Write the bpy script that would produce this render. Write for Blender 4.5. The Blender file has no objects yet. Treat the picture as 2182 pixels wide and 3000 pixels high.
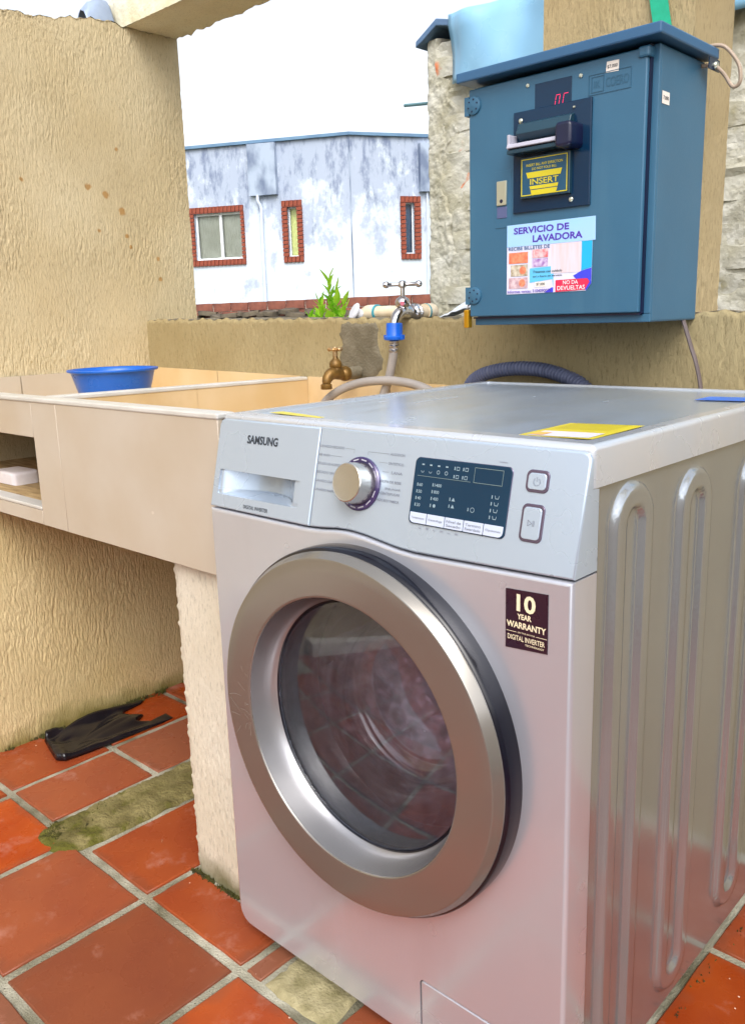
import bpy, bmesh, math, random
import numpy as np
from mathutils import Vector, Matrix, noise as mnoise

random.seed(7)
R = math.radians
scene = bpy.context.scene
COL = scene.collection

# ------------------------------------------------------------------ camera
cam_d = bpy.data.cameras.new('camera')
cam = bpy.data.objects.new('camera', cam_d)
COL.objects.link(cam)
right = Vector((0.731382, 0.681321, -0.029692))
down = Vector((0.130012, -0.18204, -0.974658))
fwd = Vector((-0.66946, 0.708987, -0.221721))
mw = Matrix.Identity(4)
for i in range(3):
    mw[i][0] = right[i]; mw[i][1] = -down[i]; mw[i][2] = -fwd[i]
mw.translation = (1.019333, -0.733729, 0.981613)
cam.matrix_world = mw
cam_d.sensor_fit = 'HORIZONTAL'
cam_d.sensor_width = 36.0
cam_d.lens = 41.62
cam_d.clip_start = 0.02
cam_d.clip_end = 500
scene.camera = cam

# ------------------------------------------------------------------ sky and sun (bright overcast)
SUN_EL, SUN_AZ = R(48), R(138)          # azimuth: clockwise from +y
wd = bpy.data.worlds.new('World'); scene.world = wd; wd.use_nodes = True
wn = wd.node_tree; wn.nodes.clear()
sky = wn.nodes.new('ShaderNodeTexSky'); sky.sky_type = 'NISHITA'
sky.sun_disc = False; sky.sun_elevation = SUN_EL; sky.sun_rotation = SUN_AZ
sky.air_density = 1.0; sky.dust_density = 4.0; sky.ozone_density = 1.0
hsv = wn.nodes.new('ShaderNodeHueSaturation'); hsv.inputs['Saturation'].default_value = 0.30
hsv.inputs['Value'].default_value = 1.0
bg = wn.nodes.new('ShaderNodeBackground'); bg.inputs['Strength'].default_value = 0.15
wo = wn.nodes.new('ShaderNodeOutputWorld')
wn.links.new(sky.outputs['Color'], hsv.inputs['Color'])
wn.links.new(hsv.outputs['Color'], bg.inputs['Color'])
wn.links.new(bg.outputs['Background'], wo.inputs['Surface'])
sun_d = bpy.data.lights.new('sun', 'SUN'); sun_d.energy = 0.5; sun_d.angle = R(50)
sun_d.color = (1.0, 0.955, 0.88)
sun = bpy.data.objects.new('sun', sun_d); COL.objects.link(sun)
sdir = Vector((math.cos(SUN_EL) * math.sin(SUN_AZ), math.cos(SUN_EL) * math.cos(SUN_AZ), math.sin(SUN_EL)))
sun.rotation_euler = sdir.to_track_quat('Z', 'Y').to_euler()
sun.location = (2, -2, 6)
scene.view_settings.view_transform = 'Standard'
scene.view_settings.look = 'None'
scene.view_settings.gamma = 1.0
scene.view_settings.use_curve_mapping = False
scene.view_settings.exposure = 1.08
scene.render.engine = 'CYCLES'
cy = scene.cycles
cy.use_denoising = True
cy.max_bounces = 9; cy.diffuse_bounces = 5; cy.glossy_bounces = 5; cy.transparent_max_bounces = 12
cy.caustics_reflective = False; cy.caustics_refractive = False
cy.sample_clamp_indirect = 6.0

# ------------------------------------------------------------------ helpers
def lin(r, g, b):
    f = lambda c: (c / 255 / 12.92) if c / 255 <= 0.04045 else ((c / 255 + 0.055) / 1.055) ** 2.4
    return (f(r), f(g), f(b), 1.0)

ORIGIN = {}

def link(o, parent=None, origin=(0, 0, 0)):
    COL.objects.link(o)
    ORIGIN[o.name] = Vector(origin)
    if parent is not None:
        o.parent = parent
        o.location = Vector(origin) - ORIGIN[parent.name]
    else:
        o.location = origin
    return o

def tag(o, label=None, cat=None, group=None, kind=None):
    if label: o['label'] = label
    if cat: o['category'] = cat
    if group: o['group'] = group
    if kind: o['kind'] = kind
    return o

def thing(name, loc, label, cat, group=None):
    o = bpy.data.objects.new(name, None); o.empty_display_size = 0.05
    link(o, None, loc)
    return tag(o, label, cat, group)

class MB:
    def __init__(s): s.v = []; s.f = []
    def add(s, vs, fs):
        n = len(s.v); s.v += [tuple(v) for v in vs]; s.f += [tuple(i + n for i in f) for f in fs]
        return s
    def box(s, x0, x1, y0, y1, z0, z1):
        v = [(x0, y0, z0), (x1, y0, z0), (x1, y1, z0), (x0, y1, z0), (x0, y0, z1), (x1, y0, z1), (x1, y1, z1), (x0, y1, z1)]
        return s.add(v, [(0, 3, 2, 1), (4, 5, 6, 7), (0, 1, 5, 4), (1, 2, 6, 5), (2, 3, 7, 6), (3, 0, 4, 7)])
    def grid(s, fn, nu, nv, flip=False):
        vs = [fn(i / nu, j / nv) for j in range(nv + 1) for i in range(nu + 1)]
        w = nu + 1
        fs = [(j * w + i, j * w + i + 1, (j + 1) * w + i + 1, (j + 1) * w + i) for j in range(nv) for i in range(nu)]
        if flip: fs = [f[::-1] for f in fs]
        return s.add(vs, fs)
    def lathe(s, prof, o, axis, seg=48, closed=False):
        ax = Vector(axis).normalized()
        t = Vector((0, 0, 1)) if abs(ax.z) < 0.9 else Vector((1, 0, 0))
        a = ax.cross(t).normalized(); b = ax.cross(a).normalized()
        o = Vector(o); n = len(prof); vs = []; fs = []
        for k in range(seg):
            th = 2 * math.pi * k / seg
            d = a * math.cos(th) + b * math.sin(th)
            for r, h in prof: vs.append(o + ax * h + d * r)
        for k in range(seg):
            k2 = (k + 1) % seg
            for i in range(n - 1 + (1 if closed else 0)):
                j = (i + 1) % n
                fs.append((k * n + i, k * n + j, k2 * n + j, k2 * n + i))
        return s.add(vs, fs)
    def tube(s, pts, rad, seg=12, sub=6, cap=True, rfun=None, squash=None):
        P = smooth_path(pts, sub) if sub > 1 else [Vector(p) for p in pts]
        n = len(P); vs = []; fs = []
        up = None
        for i in range(n):
            t = (P[min(i + 1, n - 1)] - P[max(i - 1, 0)]).normalized()
            if up is None:
                up = Vector((0, 0, 1)) if abs(t.z) < 0.9 else Vector((1, 0, 0))
            a = t.cross(up)
            if a.length < 1e-6: a = t.cross(Vector((0, 1, 0)))
            a.normalize(); b = a.cross(t).normalized(); up = b
            r = rfun(i / (n - 1)) if rfun else rad
            for k in range(seg):
                th = 2 * math.pi * k / seg
                q = (squash or (1, 1))
                vs.append(P[i] + a * math.cos(th) * r * q[0] + b * math.sin(th) * r * q[1])
        for i in range(n - 1):
            for k in range(seg):
                k2 = (k + 1) % seg
                fs.append((i * seg + k, i * seg + k2, (i + 1) * seg + k2, (i + 1) * seg + k))
        if cap:
            fs.append(tuple(range(seg))[::-1]); fs.append(tuple((n - 1) * seg + k for k in range(seg)))
        return s.add(vs, fs)
    def mesh(s, name, smooth=False, recalc=True, angle=35):
        m = bpy.data.meshes.new(name)
        m.from_pydata(s.v, [], s.f)
        if recalc:
            bm = bmesh.new(); bm.from_mesh(m)
            bmesh.ops.recalc_face_normals(bm, faces=bm.faces[:]); bm.to_mesh(m); bm.free()
        if smooth:
            m.polygons.foreach_set('use_smooth', [True] * len(m.polygons))
            if angle and angle < 180:
                m.set_sharp_from_angle(angle=R(angle))
        m.update()
        return m
    def build(s, name, mat, parent=None, smooth=False, bevel=0, seg=2, recalc=True, origin=(0, 0, 0), angle=35, flip=False):
        o = bpy.data.objects.new(name, s.mesh(name, smooth, recalc, angle))
        if flip: o.data.flip_normals()
        if mat: o.data.materials.append(mat)
        link(o, parent, origin)
        if bevel:
            b = o.modifiers.new('bevel', 'BEVEL'); b.width = bevel; b.segments = seg; b.limit_method = 'ANGLE'; b.angle_limit = R(35)
        return o

def smooth_path(pts, sub):
    P = [Vector(p) for p in pts]; out = []
    for i in range(len(P) - 1):
        p0 = P[max(i - 1, 0)]; p1 = P[i]; p2 = P[i + 1]; p3 = P[min(i + 2, len(P) - 1)]
        for k in range(sub):
            t = k / sub
            out.append(0.5 * ((2 * p1) + (p2 - p0) * t + (2 * p0 - 5 * p1 + 4 * p2 - p3) * t * t + (3 * p1 - p0 - 3 * p2 + p3) * t ** 3))
    out.append(P[-1]); return out

def inset_loop(loop, d):
    n = len(loop); out = []
    for i in range(n):
        x0, y0 = loop[i - 1]; x1, y1 = loop[i]; x2, y2 = loop[(i + 1) % n]
        a = Vector((x1 - x0, y1 - y0)); b = Vector((x2 - x1, y2 - y1))
        if a.length < 1e-9: a = b
        if b.length < 1e-9: b = a
        a.normalize(); b.normalize()
        na = Vector((-a.y, a.x)); nb = Vector((-b.y, b.x))
        m = na + nb
        l = m.length_squared
        m = na if l < 1e-6 else m * (2.0 / l)
        if m.length > 2.0: m = m.normalized() * 2.0
        out.append((x1 + m.x * d, y1 + m.y * d))
    return out

def rrect(x0, x1, y0, y1, r, n=5, rs=None):
    rs = rs or (r, r, r, r); out = []
    for (cx, cy_, a0, rr) in ((x1 - rs[1], y0 + rs[1], -90, rs[1]), (x1 - rs[2], y1 - rs[2], 0, rs[2]), (x0 + rs[3], y1 - rs[3], 90, rs[3]), (x0 + rs[0], y0 + rs[0], 180, rs[0])):
        if rr < 1e-6: out.append((cx, cy_)); continue
        for k in range(n + 1):
            a = R(a0 + 90 * k / n); out.append((cx + rr * math.cos(a), cy_ + rr * math.sin(a)))
    return out

def circ(cx, cy_, r, n=64):
    return [(cx + r * math.cos(2 * math.pi * k / n), cy_ + r * math.sin(2 * math.pi * k / n)) for k in range(n)]

def fill2d(outer, holes):
    bm = bmesh.new(); es = []
    for lp in [outer] + holes:
        vs = [bm.verts.new((u, v, 0)) for u, v in lp]
        for i in range(len(vs)): es.append(bm.edges.new((vs[i], vs[(i + 1) % len(vs)])))
    bmesh.ops.triangle_fill(bm, use_beauty=True, use_dissolve=False, edges=es)
    bm.verts.index_update()
    vs = [(v.co.x, v.co.y) for v in bm.verts]; fs = []
    for f in bm.faces:
        ids = [v.index for v in f.verts]
        if f.normal.z < 0: ids = ids[::-1]
        fs.append(ids)
    bm.free(); return vs, fs

def plate(mb, outer, mp, depth, r=0.0, holes=(), hdepth=0.01, seg=4, back=False):
    """front sheet in (u,v) with rounded rim; mp(u,v,d) -> world, d = depth behind the front surface"""
    o_in = inset_loop(outer, r) if r > 0 else outer
    vs, fs = fill2d(o_in, [list(h) for h in holes])
    mb.add([mp(u, v, 0) for u, v in vs], fs)
    loops = []
    if r > 0:
        for k in range(seg + 1):
            a = math.pi / 2 * k / seg
            loops.append([(u, v, r * (1 - math.cos(a))) for u, v in inset_loop(outer, r * (1 - math.sin(a)))])
    else:
        loops.append([(u, v, 0) for u, v in outer])
    loops.append([(u, v, depth) for u, v in outer])
    n = len(outer)
    allv = [mp(*q) for lp in loops for q in lp]
    fs = [(k * n + i, k * n + (i + 1) % n, (k + 1) * n + (i + 1) % n, (k + 1) * n + i) for k in range(len(loops) - 1) for i in range(n)]
    if back: fs.append(tuple((len(loops) - 1) * n + i for i in range(n)))
    mb.add(allv, fs)
    for h in holes:
        m = len(h)
        mb.add([mp(u, v, 0) for u, v in h] + [mp(u, v, hdepth) for u, v in h], [(i, (i + 1) % m, m + (i + 1) % m, m + i) for i in range(m)])
    return mb

TXT = {}
def text_fit(body, w, h, bold=0.0):
    """flat lettering as (verts, faces) in a w x h box (h = cap height box); w None keeps proportion"""
    body = (body, bold)
    if body not in TXT:
        cu = bpy.data.curves.new('t', 'FONT'); cu.body = body[0]; cu.offset = bold; cu.size = 1.0; cu.resolution_u = 3
        ob = bpy.data.objects.new('t', cu); COL.objects.link(ob)
        dg = bpy.context.evaluated_depsgraph_get()
        me = bpy.data.meshes.new_from_object(ob.evaluated_get(dg))
        v = [tuple(x.co) for x in me.vertices]; f = [tuple(p.vertices) for p in me.polygons]
        bpy.data.objects.remove(ob); bpy.data.curves.remove(cu); bpy.data.meshes.remove(me)
        TXT[body] = (v, f)
    v, f = TXT[body]
    xs = [a[0] for a in v]; ys = [a[1] for a in v]
    x0, x1, y0, y1 = min(xs), max(xs), min(ys), max(ys)
    sy = h / max(y1 - y0, 1e-6); sx = (w / max(x1 - x0, 1e-6)) if w else sy
    return [((a[0] - x0) * sx, (a[1] - y0) * sy) for a in v], f

def letter(name, body, u, v, w, h, mp, mat, parent, eps=0.0005, slant=0.0, bold=0.012):
    vs, fs = text_fit(body, w, h, bold)
    mb = MB(); mb.add([mp(u + a + slant * b, v + b, -eps) for a, b in vs], fs)
    return mb.build(name, mat, parent, recalc=False)

def flat(name, poly, mp, mat, parent, eps=0.0004):
    mb = MB(); mb.add([mp(u, v, -eps) for u, v in poly], [tuple(range(len(poly)))])
    return mb.build(name, mat, parent, recalc=False)

def quadpoly(x0, x1, z0, z1): return [(x0, z0), (x1, z0), (x1, z1), (x0, z1)]

# ------------------------------------------------------------------ materials
def nodes_of(m):
    nt = m.node_tree; return nt, nt.nodes, nt.links

def M(name, col, rough=0.5, metal=0.0, col2=None, vs=6.0, bump=0.0, bs=60.0, stretch=(1, 1, 1), rvar=0.08, coat=0.0, spec=0.5,
      emit=None, estr=0.0, detail=4.0, mid=(0.35, 0.65), trans=0.0, coatr=0.1, bdist=0.01):
    m = bpy.data.materials.new(name); m.use_nodes = True
    nt, N, L = nodes_of(m)
    p = N['Principled BSDF']
    tc = N.new('ShaderNodeTexCoord'); mp = N.new('ShaderNodeMapping'); mp.inputs['Scale'].default_value = stretch
    L.new(tc.outputs['Object'], mp.inputs['Vector'])
    n1 = N.new('ShaderNodeTexNoise'); n1.inputs['Scale'].default_value = vs; n1.inputs['Detail'].default_value = detail
    L.new(mp.outputs['Vector'], n1.inputs['Vector'])
    cr = N.new('ShaderNodeValToRGB')
    c2 = col2 or tuple(c * 0.86 for c in col[:3]) + (1.0,)
    cr.color_ramp.elements[0].position = mid[0]; cr.color_ramp.elements[1].position = mid[1]
    cr.color_ramp.elements[0].color = c2; cr.color_ramp.elements[1].color = col
    L.new(n1.outputs['Fac'], cr.inputs['Fac']); L.new(cr.outputs['Color'], p.inputs['Base Color'])
    mr = N.new('ShaderNodeMapRange'); mr.inputs['To Min'].default_value = max(rough - rvar, 0.02); mr.inputs['To Max'].default_value = min(rough + rvar, 1)
    n2 = N.new('ShaderNodeTexNoise'); n2.inputs['Scale'].default_value = vs * 2.7; n2.inputs['Detail'].default_value = 3
    L.new(mp.outputs['Vector'], n2.inputs['Vector'])
    L.new(n2.outputs['Fac'], mr.inputs['Value']); L.new(mr.outputs['Result'], p.inputs['Roughness'])
    p.inputs['Metallic'].default_value = metal
    p.inputs['Specular IOR Level'].default_value = spec
    p.inputs['Coat Weight'].default_value = coat; p.inputs['Coat Roughness'].default_value = coatr
    if trans: p.inputs['Transmission Weight'].default_value = trans
    if emit:
        p.inputs['Emission Color'].default_value = emit; p.inputs['Emission Strength'].default_value = estr
    if bump:
        n3 = N.new('ShaderNodeTexNoise'); n3.inputs['Scale'].default_value = bs; n3.inputs['Detail'].default_value = 5
        L.new(mp.outputs['Vector'], n3.inputs['Vector'])
        b = N.new('ShaderNodeBump'); b.inputs['Strength'].default_value = bump; b.inputs['Distance'].default_value = bdist
        L.new(n3.outputs['Fac'], b.inputs['Height']); L.new(b.outputs['Normal'], p.inputs['Normal'])
    m['_p'] = 1
    return m

def mixcol(N, L, fac, a, b):
    mx = N.new('ShaderNodeMix'); mx.data_type = 'RGBA'
    if isinstance(fac, float): mx.inputs['Factor'].default_value = fac
    else: L.new(fac, mx.inputs['Factor'])
    for k, x in ((6, a), (7, b)):
        if isinstance(x, tuple): mx.inputs[k].default_value = x
        else: L.new(x, mx.inputs[k])
    return mx.outputs[2]

def base_link(m):
    p = m.node_tree.nodes['Principled BSDF']
    return p, p.inputs['Base Color'].links[0].from_socket

def stucco(name, col, col2, spots=None, dirt=None):
    m = M(name, col, rough=0.9, col2=col2, vs=3.0, spec=0.25, detail=6)
    nt, N, L = nodes_of(m); p, c = base_link(m)
    tc = N.new('ShaderNodeTexCoord')
    # fine dragged grain
    gm = N.new('ShaderNodeMapping'); gm.inputs['Scale'].default_value = (1, 1, 0.22); L.new(tc.outputs['Object'], gm.inputs['Vector'])
    g1 = N.new('ShaderNodeTexNoise'); g1.inputs['Scale'].default_value = 480; g1.inputs['Detail'].default_value = 5; g1.inputs['Roughness'].default_value = 0.65
    g1.inputs['Distortion'].default_value = 0.6
    L.new(gm.outputs['Vector'], g1.inputs['Vector'])
    gr = N.new('ShaderNodeMapRange'); gr.interpolation_type = 'SMOOTHSTEP'; gr.inputs['From Min'].default_value = 0.34; gr.inputs['From Max'].default_value = 0.58
    L.new(g1.outputs['Fac'], gr.inputs['Value'])
    gb = N.new('ShaderNodeBump'); gb.inputs['Strength'].default_value = 0.5; gb.inputs['Distance'].default_value = 0.0022
    L.new(gr.outputs['Result'], gb.inputs['Height']); L.new(gb.outputs['Normal'], p.inputs['Normal'])
    # speckle
    n = N.new('ShaderNodeTexNoise'); n.inputs['Scale'].default_value = 260; n.inputs['Detail'].default_value = 4; n.inputs['Roughness'].default_value = 0.7
    L.new(gm.outputs['Vector'], n.inputs['Vector'])
    r = N.new('ShaderNodeMapRange'); r.inputs['From Min'].default_value = 0.54; r.inputs['From Max'].default_value = 0.70; r.inputs['To Max'].default_value = 0.75
    L.new(n.outputs['Fac'], r.inputs['Value'])
    c = mixcol(N, L, r.outputs['Result'], c, tuple(x * 0.55 for x in col2[:3]) + (1,))
    nb = N.new('ShaderNodeTexNoise'); nb.inputs['Scale'].default_value = 2.3; nb.inputs['Detail'].default_value = 9; nb.inputs['Roughness'].default_value = 0.65
    L.new(tc.outputs['Object'], nb.inputs['Vector'])
    rb = N.new('ShaderNodeMapRange'); rb.inputs['From Min'].default_value = 0.52; rb.inputs['From Max'].default_value = 0.75; rb.inputs['To Max'].default_value = 0.45
    L.new(nb.outputs['Fac'], rb.inputs['Value'])
    c = mixcol(N, L, rb.outputs['Result'], c, tuple(x * 0.72 for x in col2[:3]) + (1,))
    if spots:
        nd = N.new('ShaderNodeTexNoise'); nd.inputs['Scale'].default_value = 60
        L.new(tc.outputs['Object'], nd.inputs['Vector'])
        for (px, py, pz, rr) in spots:
            vm = N.new('ShaderNodeVectorMath'); vm.operation = 'DISTANCE'
            L.new(tc.outputs['Object'], vm.inputs[0]); vm.inputs[1].default_value = (px, py, pz)
            ad = N.new('ShaderNodeMath'); ad.operation = 'MULTIPLY_ADD'; L.new(nd.outputs['Fac'], ad.inputs[0]); ad.inputs[1].default_value = rr * 1.6
            L.new(vm.outputs['Value'], ad.inputs[2])
            rg = N.new('ShaderNodeMapRange'); rg.inputs['From Min'].default_value = rr * 1.4; rg.inputs['From Max'].default_value = rr * 2.0
            rg.inputs['To Min'].default_value = 0.8; rg.inputs['To Max'].default_value = 0.0
            L.new(ad.outputs['Value'], rg.inputs['Value'])
            c = mixcol(N, L, rg.outputs['Result'], c, lin(158, 116, 58))
    if dirt:
        # damp green-brown stain rising from the ground (it has its own ragged outline)
        sx = N.new('ShaderNodeSeparateXYZ'); L.new(tc.outputs['Object'], sx.inputs[0])
        nd = N.new('ShaderNodeTexNoise'); nd.inputs['Scale'].default_value = 14; nd.inputs['Detail'].default_value = 6
        L.new(tc.outputs['Object'], nd.inputs['Vector'])
        ad = N.new('ShaderNodeMath'); ad.operation = 'MULTIPLY_ADD'; L.new(nd.outputs['Fac'], ad.inputs[0]); ad.inputs[1].default_value = -0.10
        L.new(sx.outputs['Z'], ad.inputs[2])
        rg = N.new('ShaderNodeMapRange'); rg.inputs['From Min'].default_value = -0.05; rg.inputs['From Max'].default_value = 0.005
        rg.inputs['To Min'].default_value = 0.85; rg.inputs['To Max'].default_value = 0.0
        L.new(ad.outputs['Value'], rg.inputs['Value'])
        c = mixcol(N, L, rg.outputs['Result'], c, dirt)
    L.new(c, p.inputs['Base Color'])
    return m

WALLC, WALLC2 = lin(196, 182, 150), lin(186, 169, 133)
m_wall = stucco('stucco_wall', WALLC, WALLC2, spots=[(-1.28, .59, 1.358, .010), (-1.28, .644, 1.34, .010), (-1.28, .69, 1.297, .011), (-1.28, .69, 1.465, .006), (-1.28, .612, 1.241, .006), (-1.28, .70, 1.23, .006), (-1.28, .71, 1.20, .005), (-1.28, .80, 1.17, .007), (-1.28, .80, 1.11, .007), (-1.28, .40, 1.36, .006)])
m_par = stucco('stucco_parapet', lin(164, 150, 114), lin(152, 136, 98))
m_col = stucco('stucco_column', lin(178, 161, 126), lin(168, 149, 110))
m_support = stucco('stucco_support', lin(222, 216, 200), lin(212, 203, 182), dirt=lin(96, 92, 46))
m_under = stucco('stucco_under_sink', lin(218, 200, 154), lin(208, 186, 134), dirt=lin(112, 104, 36))
m_beam = stucco('stucco_beam', lin(236, 228, 204), lin(228, 214, 180))
m_far = M('far_plaster', lin(206, 203, 192), 0.9, col2=lin(184, 180, 166), vs=1.2, bump=0.3, bs=40)
m_grout = M('grout', lin(176, 173, 156), 0.92, col2=lin(96, 92, 70), vs=9, bump=0.8, bs=260, detail=8, bdist=0.004)
m_ground = M('earth', lin(120, 110, 90), 0.95, col2=lin(90, 96, 60), vs=0.8, bump=0.5, bs=10)
m_cement = M('cement_patch', lin(122, 114, 96), 0.92, col2=lin(100, 92, 74), vs=18, bump=0.7, bs=160, detail=7, bdist=0.004)
m_cement2 = M('cement_floor_patch', lin(170, 160, 124), 0.9, col2=lin(128, 120, 84), vs=30, bump=0.7, bs=200, detail=8, bdist=0.004)

def mossy(name):
    m = M(name, lin(132, 122, 78), 0.92, col2=lin(92, 84, 42), vs=16, bump=0.9, bs=140, detail=8, bdist=0.006)
    nt, N, L = nodes_of(m); p, c = base_link(m)
    tc = N.new('ShaderNodeTexCoord'); sx = N.new('ShaderNodeSeparateXYZ'); L.new(tc.outputs['Object'], sx.inputs[0])
    nd = N.new('ShaderNodeTexNoise'); nd.inputs['Scale'].default_value = 26; nd.inputs['Detail'].default_value = 8
    L.new(tc.outputs['Object'], nd.inputs['Vector'])
    ad = N.new('ShaderNodeMath'); ad.operation = 'MULTIPLY_ADD'; L.new(sx.outputs['Y'], ad.inputs[0]); ad.inputs[1].default_value = -1.1
    L.new(nd.outputs['Fac'], ad.inputs[2])
    rg = N.new('ShaderNodeMapRange'); rg.inputs['From Min'].default_value = 0.48; rg.inputs['From Max'].default_value = 0.62
    L.new(ad.outputs['Value'], rg.inputs['Value'])
    c = mixcol(N, L, rg.outputs['Result'], c, lin(84, 82, 18))
    L.new(c, p.inputs['Base Color']); return m
m_strip = mossy('mossy_cement')
m_moss = M('moss', lin(84, 82, 28), 0.95, col2=lin(52, 48, 18), vs=60, bump=0.6, bs=300)

def tile_mat():
    m = M('terracotta', lin(164, 72, 24), 0.28, col2=lin(146, 54, 16), vs=7, bump=0.10, bs=300, rvar=0.12, detail=7, spec=0.22, bdist=0.002)
    nt, N, L = nodes_of(m); p, c = base_link(m)
    oi = N.new('ShaderNodeObjectInfo')
    tc = N.new('ShaderNodeTexCoord')
    rp = N.new('ShaderNodeMapRange'); rp.inputs['From Min'].default_value = 0.25; rp.inputs['To Min'].default_value = 0.0; rp.inputs['To Max'].default_value = 0.95
    L.new(oi.outputs['Random'], rp.inputs['Value'])
    c = mixcol(N, L, rp.outputs['Result'], c, lin(120, 78, 60))
    hs_ = N.new('ShaderNodeMath'); hs_.operation = 'MULTIPLY'; hs_.inputs[1].default_value = 7.13; L.new(oi.outputs['Random'], hs_.inputs[0])
    fr_ = N.new('ShaderNodeMath'); fr_.operation = 'FRACT'; L.new(hs_.outputs[0], fr_.inputs[0])
    mv = N.new('ShaderNodeMapRange'); mv.inputs['To Min'].default_value = 0.68; mv.inputs['To Max'].default_value = 1.12; L.new(fr_.outputs[0], mv.inputs['Value'])
    hv = N.new('ShaderNodeHueSaturation'); L.new(mv.outputs['Result'], hv.inputs['Value']); L.new(c, hv.inputs['Color']); c = hv.outputs['Color']
    # grime along the tile edges
    sx = N.new('ShaderNodeSeparateXYZ'); L.new(tc.outputs['Object'], sx.inputs[0])
    ax_ = N.new('ShaderNodeMath'); ax_.operation = 'ABSOLUTE'; L.new(sx.outputs['X'], ax_.inputs[0])
    ay_ = N.new('ShaderNodeMath'); ay_.operation = 'ABSOLUTE'; L.new(sx.outputs['Y'], ay_.inputs[0])
    mxm = N.new('ShaderNodeMath'); mxm.operation = 'MAXIMUM'; L.new(ax_.outputs[0], mxm.inputs[0]); L.new(ay_.outputs[0], mxm.inputs[1])
    ng = N.new('ShaderNodeTexNoise'); ng.inputs['Scale'].default_value = 24; ng.inputs['Detail'].default_value = 8; L.new(tc.outputs['Object'], ng.inputs['Vector'])
    ma = N.new('ShaderNodeMath'); ma.operation = 'MULTIPLY_ADD'; L.new(ng.outputs['Fac'], ma.inputs[0]); ma.inputs[1].default_value = 0.06; L.new(mxm.outputs[0], ma.inputs[2])
    mg = N.new('ShaderNodeMapRange'); mg.inputs['From Min'].default_value = 0.134; mg.inputs['From Max'].default_value = 0.156; mg.inputs['To Max'].default_value = 0.5; L.new(ma.outputs[0], mg.inputs['Value'])
    c = mixcol(N, L, mg.outputs['Result'], c, lin(112, 70, 52))
    # worn paler bloom
    nb = N.new('ShaderNodeTexNoise'); nb.inputs['Scale'].default_value = 9; nb.inputs['Detail'].default_value = 9; nb.inputs['Roughness'].default_value = 0.7
    geo = N.new('ShaderNodeNewGeometry')
    L.new(geo.outputs['Position'], nb.inputs['Vector'])
    rb = N.new('ShaderNodeMapRange'); rb.inputs['From Min'].default_value = 0.56; rb.inputs['From Max'].default_value = 0.74; rb.inputs['To Max'].default_value = 0.5
    L.new(nb.outputs['Fac'], rb.inputs['Value'])
    c = mixcol(N, L, rb.outputs['Result'], c, lin(178, 120, 100))
    L.new(rb.outputs['Result'], p.inputs['Sheen Weight'])
    # white specks
    ns = N.new('ShaderNodeTexVoronoi'); ns.inputs['Scale'].default_value = 46; L.new(geo.outputs['Position'], ns.inputs['Vector'])
    nz = N.new('ShaderNodeTexNoise'); nz.inputs['Scale'].default_value = 7; L.new(geo.outputs['Position'], nz.inputs['Vector'])
    rz = N.new('ShaderNodeMapRange'); rz.inputs['From Min'].default_value = 0.5; rz.inputs['From Max'].default_value = 0.7; rz.inputs['To Max'].default_value = 0.085
    L.new(nz.outputs['Fac'], rz.inputs['Value'])
    lt = N.new('ShaderNodeMath'); lt.operation = 'LESS_THAN'; L.new(ns.outputs['Distance'], lt.inputs[0]); L.new(rz.outputs['Result'], lt.inputs[1])
    c = mixcol(N, L, lt.outputs['Value'], c, lin(220, 190, 170))
    L.new(c, p.inputs['Base Color']); return m
m_tile = tile_mat()

m_ceramic = M('ceramic_beige', lin(184, 174, 160), 0.24, col2=lin(178, 165, 147), vs=5, detail=6, spec=0.5, rvar=0.06)
m_ceramic2 = M('ceramic_ochre', lin(206, 182, 144), 0.25, col2=lin(196, 168, 122), vs=6, detail=6, rvar=0.06)
m_joint = M('tile_joint', lin(236, 216, 188), 0.8)
m_alu = M('aluminium_trim', lin(214, 213, 210), 0.35, metal=0.25, col2=lin(200, 199, 194), vs=12, rvar=0.08)
m_shelf = M('shelf_board', lin(186, 160, 116), 0.7, col2=lin(140, 116, 78), vs=14, stretch=(1, 6, 1), bump=0.3, bs=90)

def specks(m, col, scale, size, dens=0.5, amt=0.7):
    nt, N, L = nodes_of(m); p, c = base_link(m)
    tc = N.new('ShaderNodeTexCoord')
    v = N.new('ShaderNodeTexVoronoi'); v.inputs['Scale'].default_value = scale; L.new(tc.outputs['Object'], v.inputs['Vector'])
    nz = N.new('ShaderNodeTexNoise'); nz.inputs['Scale'].default_value = scale * 0.13; nz.inputs['Detail'].default_value = 4; L.new(tc.outputs['Object'], nz.inputs['Vector'])
    rz = N.new('ShaderNodeMapRange'); rz.inputs['From Min'].default_value = 1 - dens; rz.inputs['From Max'].default_value = 1 - dens + 0.25; rz.inputs['To Max'].default_value = size
    L.new(nz.outputs['Fac'], rz.inputs['Value'])
    lt = N.new('ShaderNodeMath'); lt.operation = 'LESS_THAN'; L.new(v.outputs['Distance'], lt.inputs[0]); L.new(rz.outputs['Result'], lt.inputs[1])
    mu = N.new('ShaderNodeMath'); mu.operation = 'MULTIPLY'; mu.inputs[1].default_value = amt; L.new(lt.outputs['Value'], mu.inputs[0])
    L.new(mixcol(N, L, mu.outputs['Value'], c, col), p.inputs['Base Color'])

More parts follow.
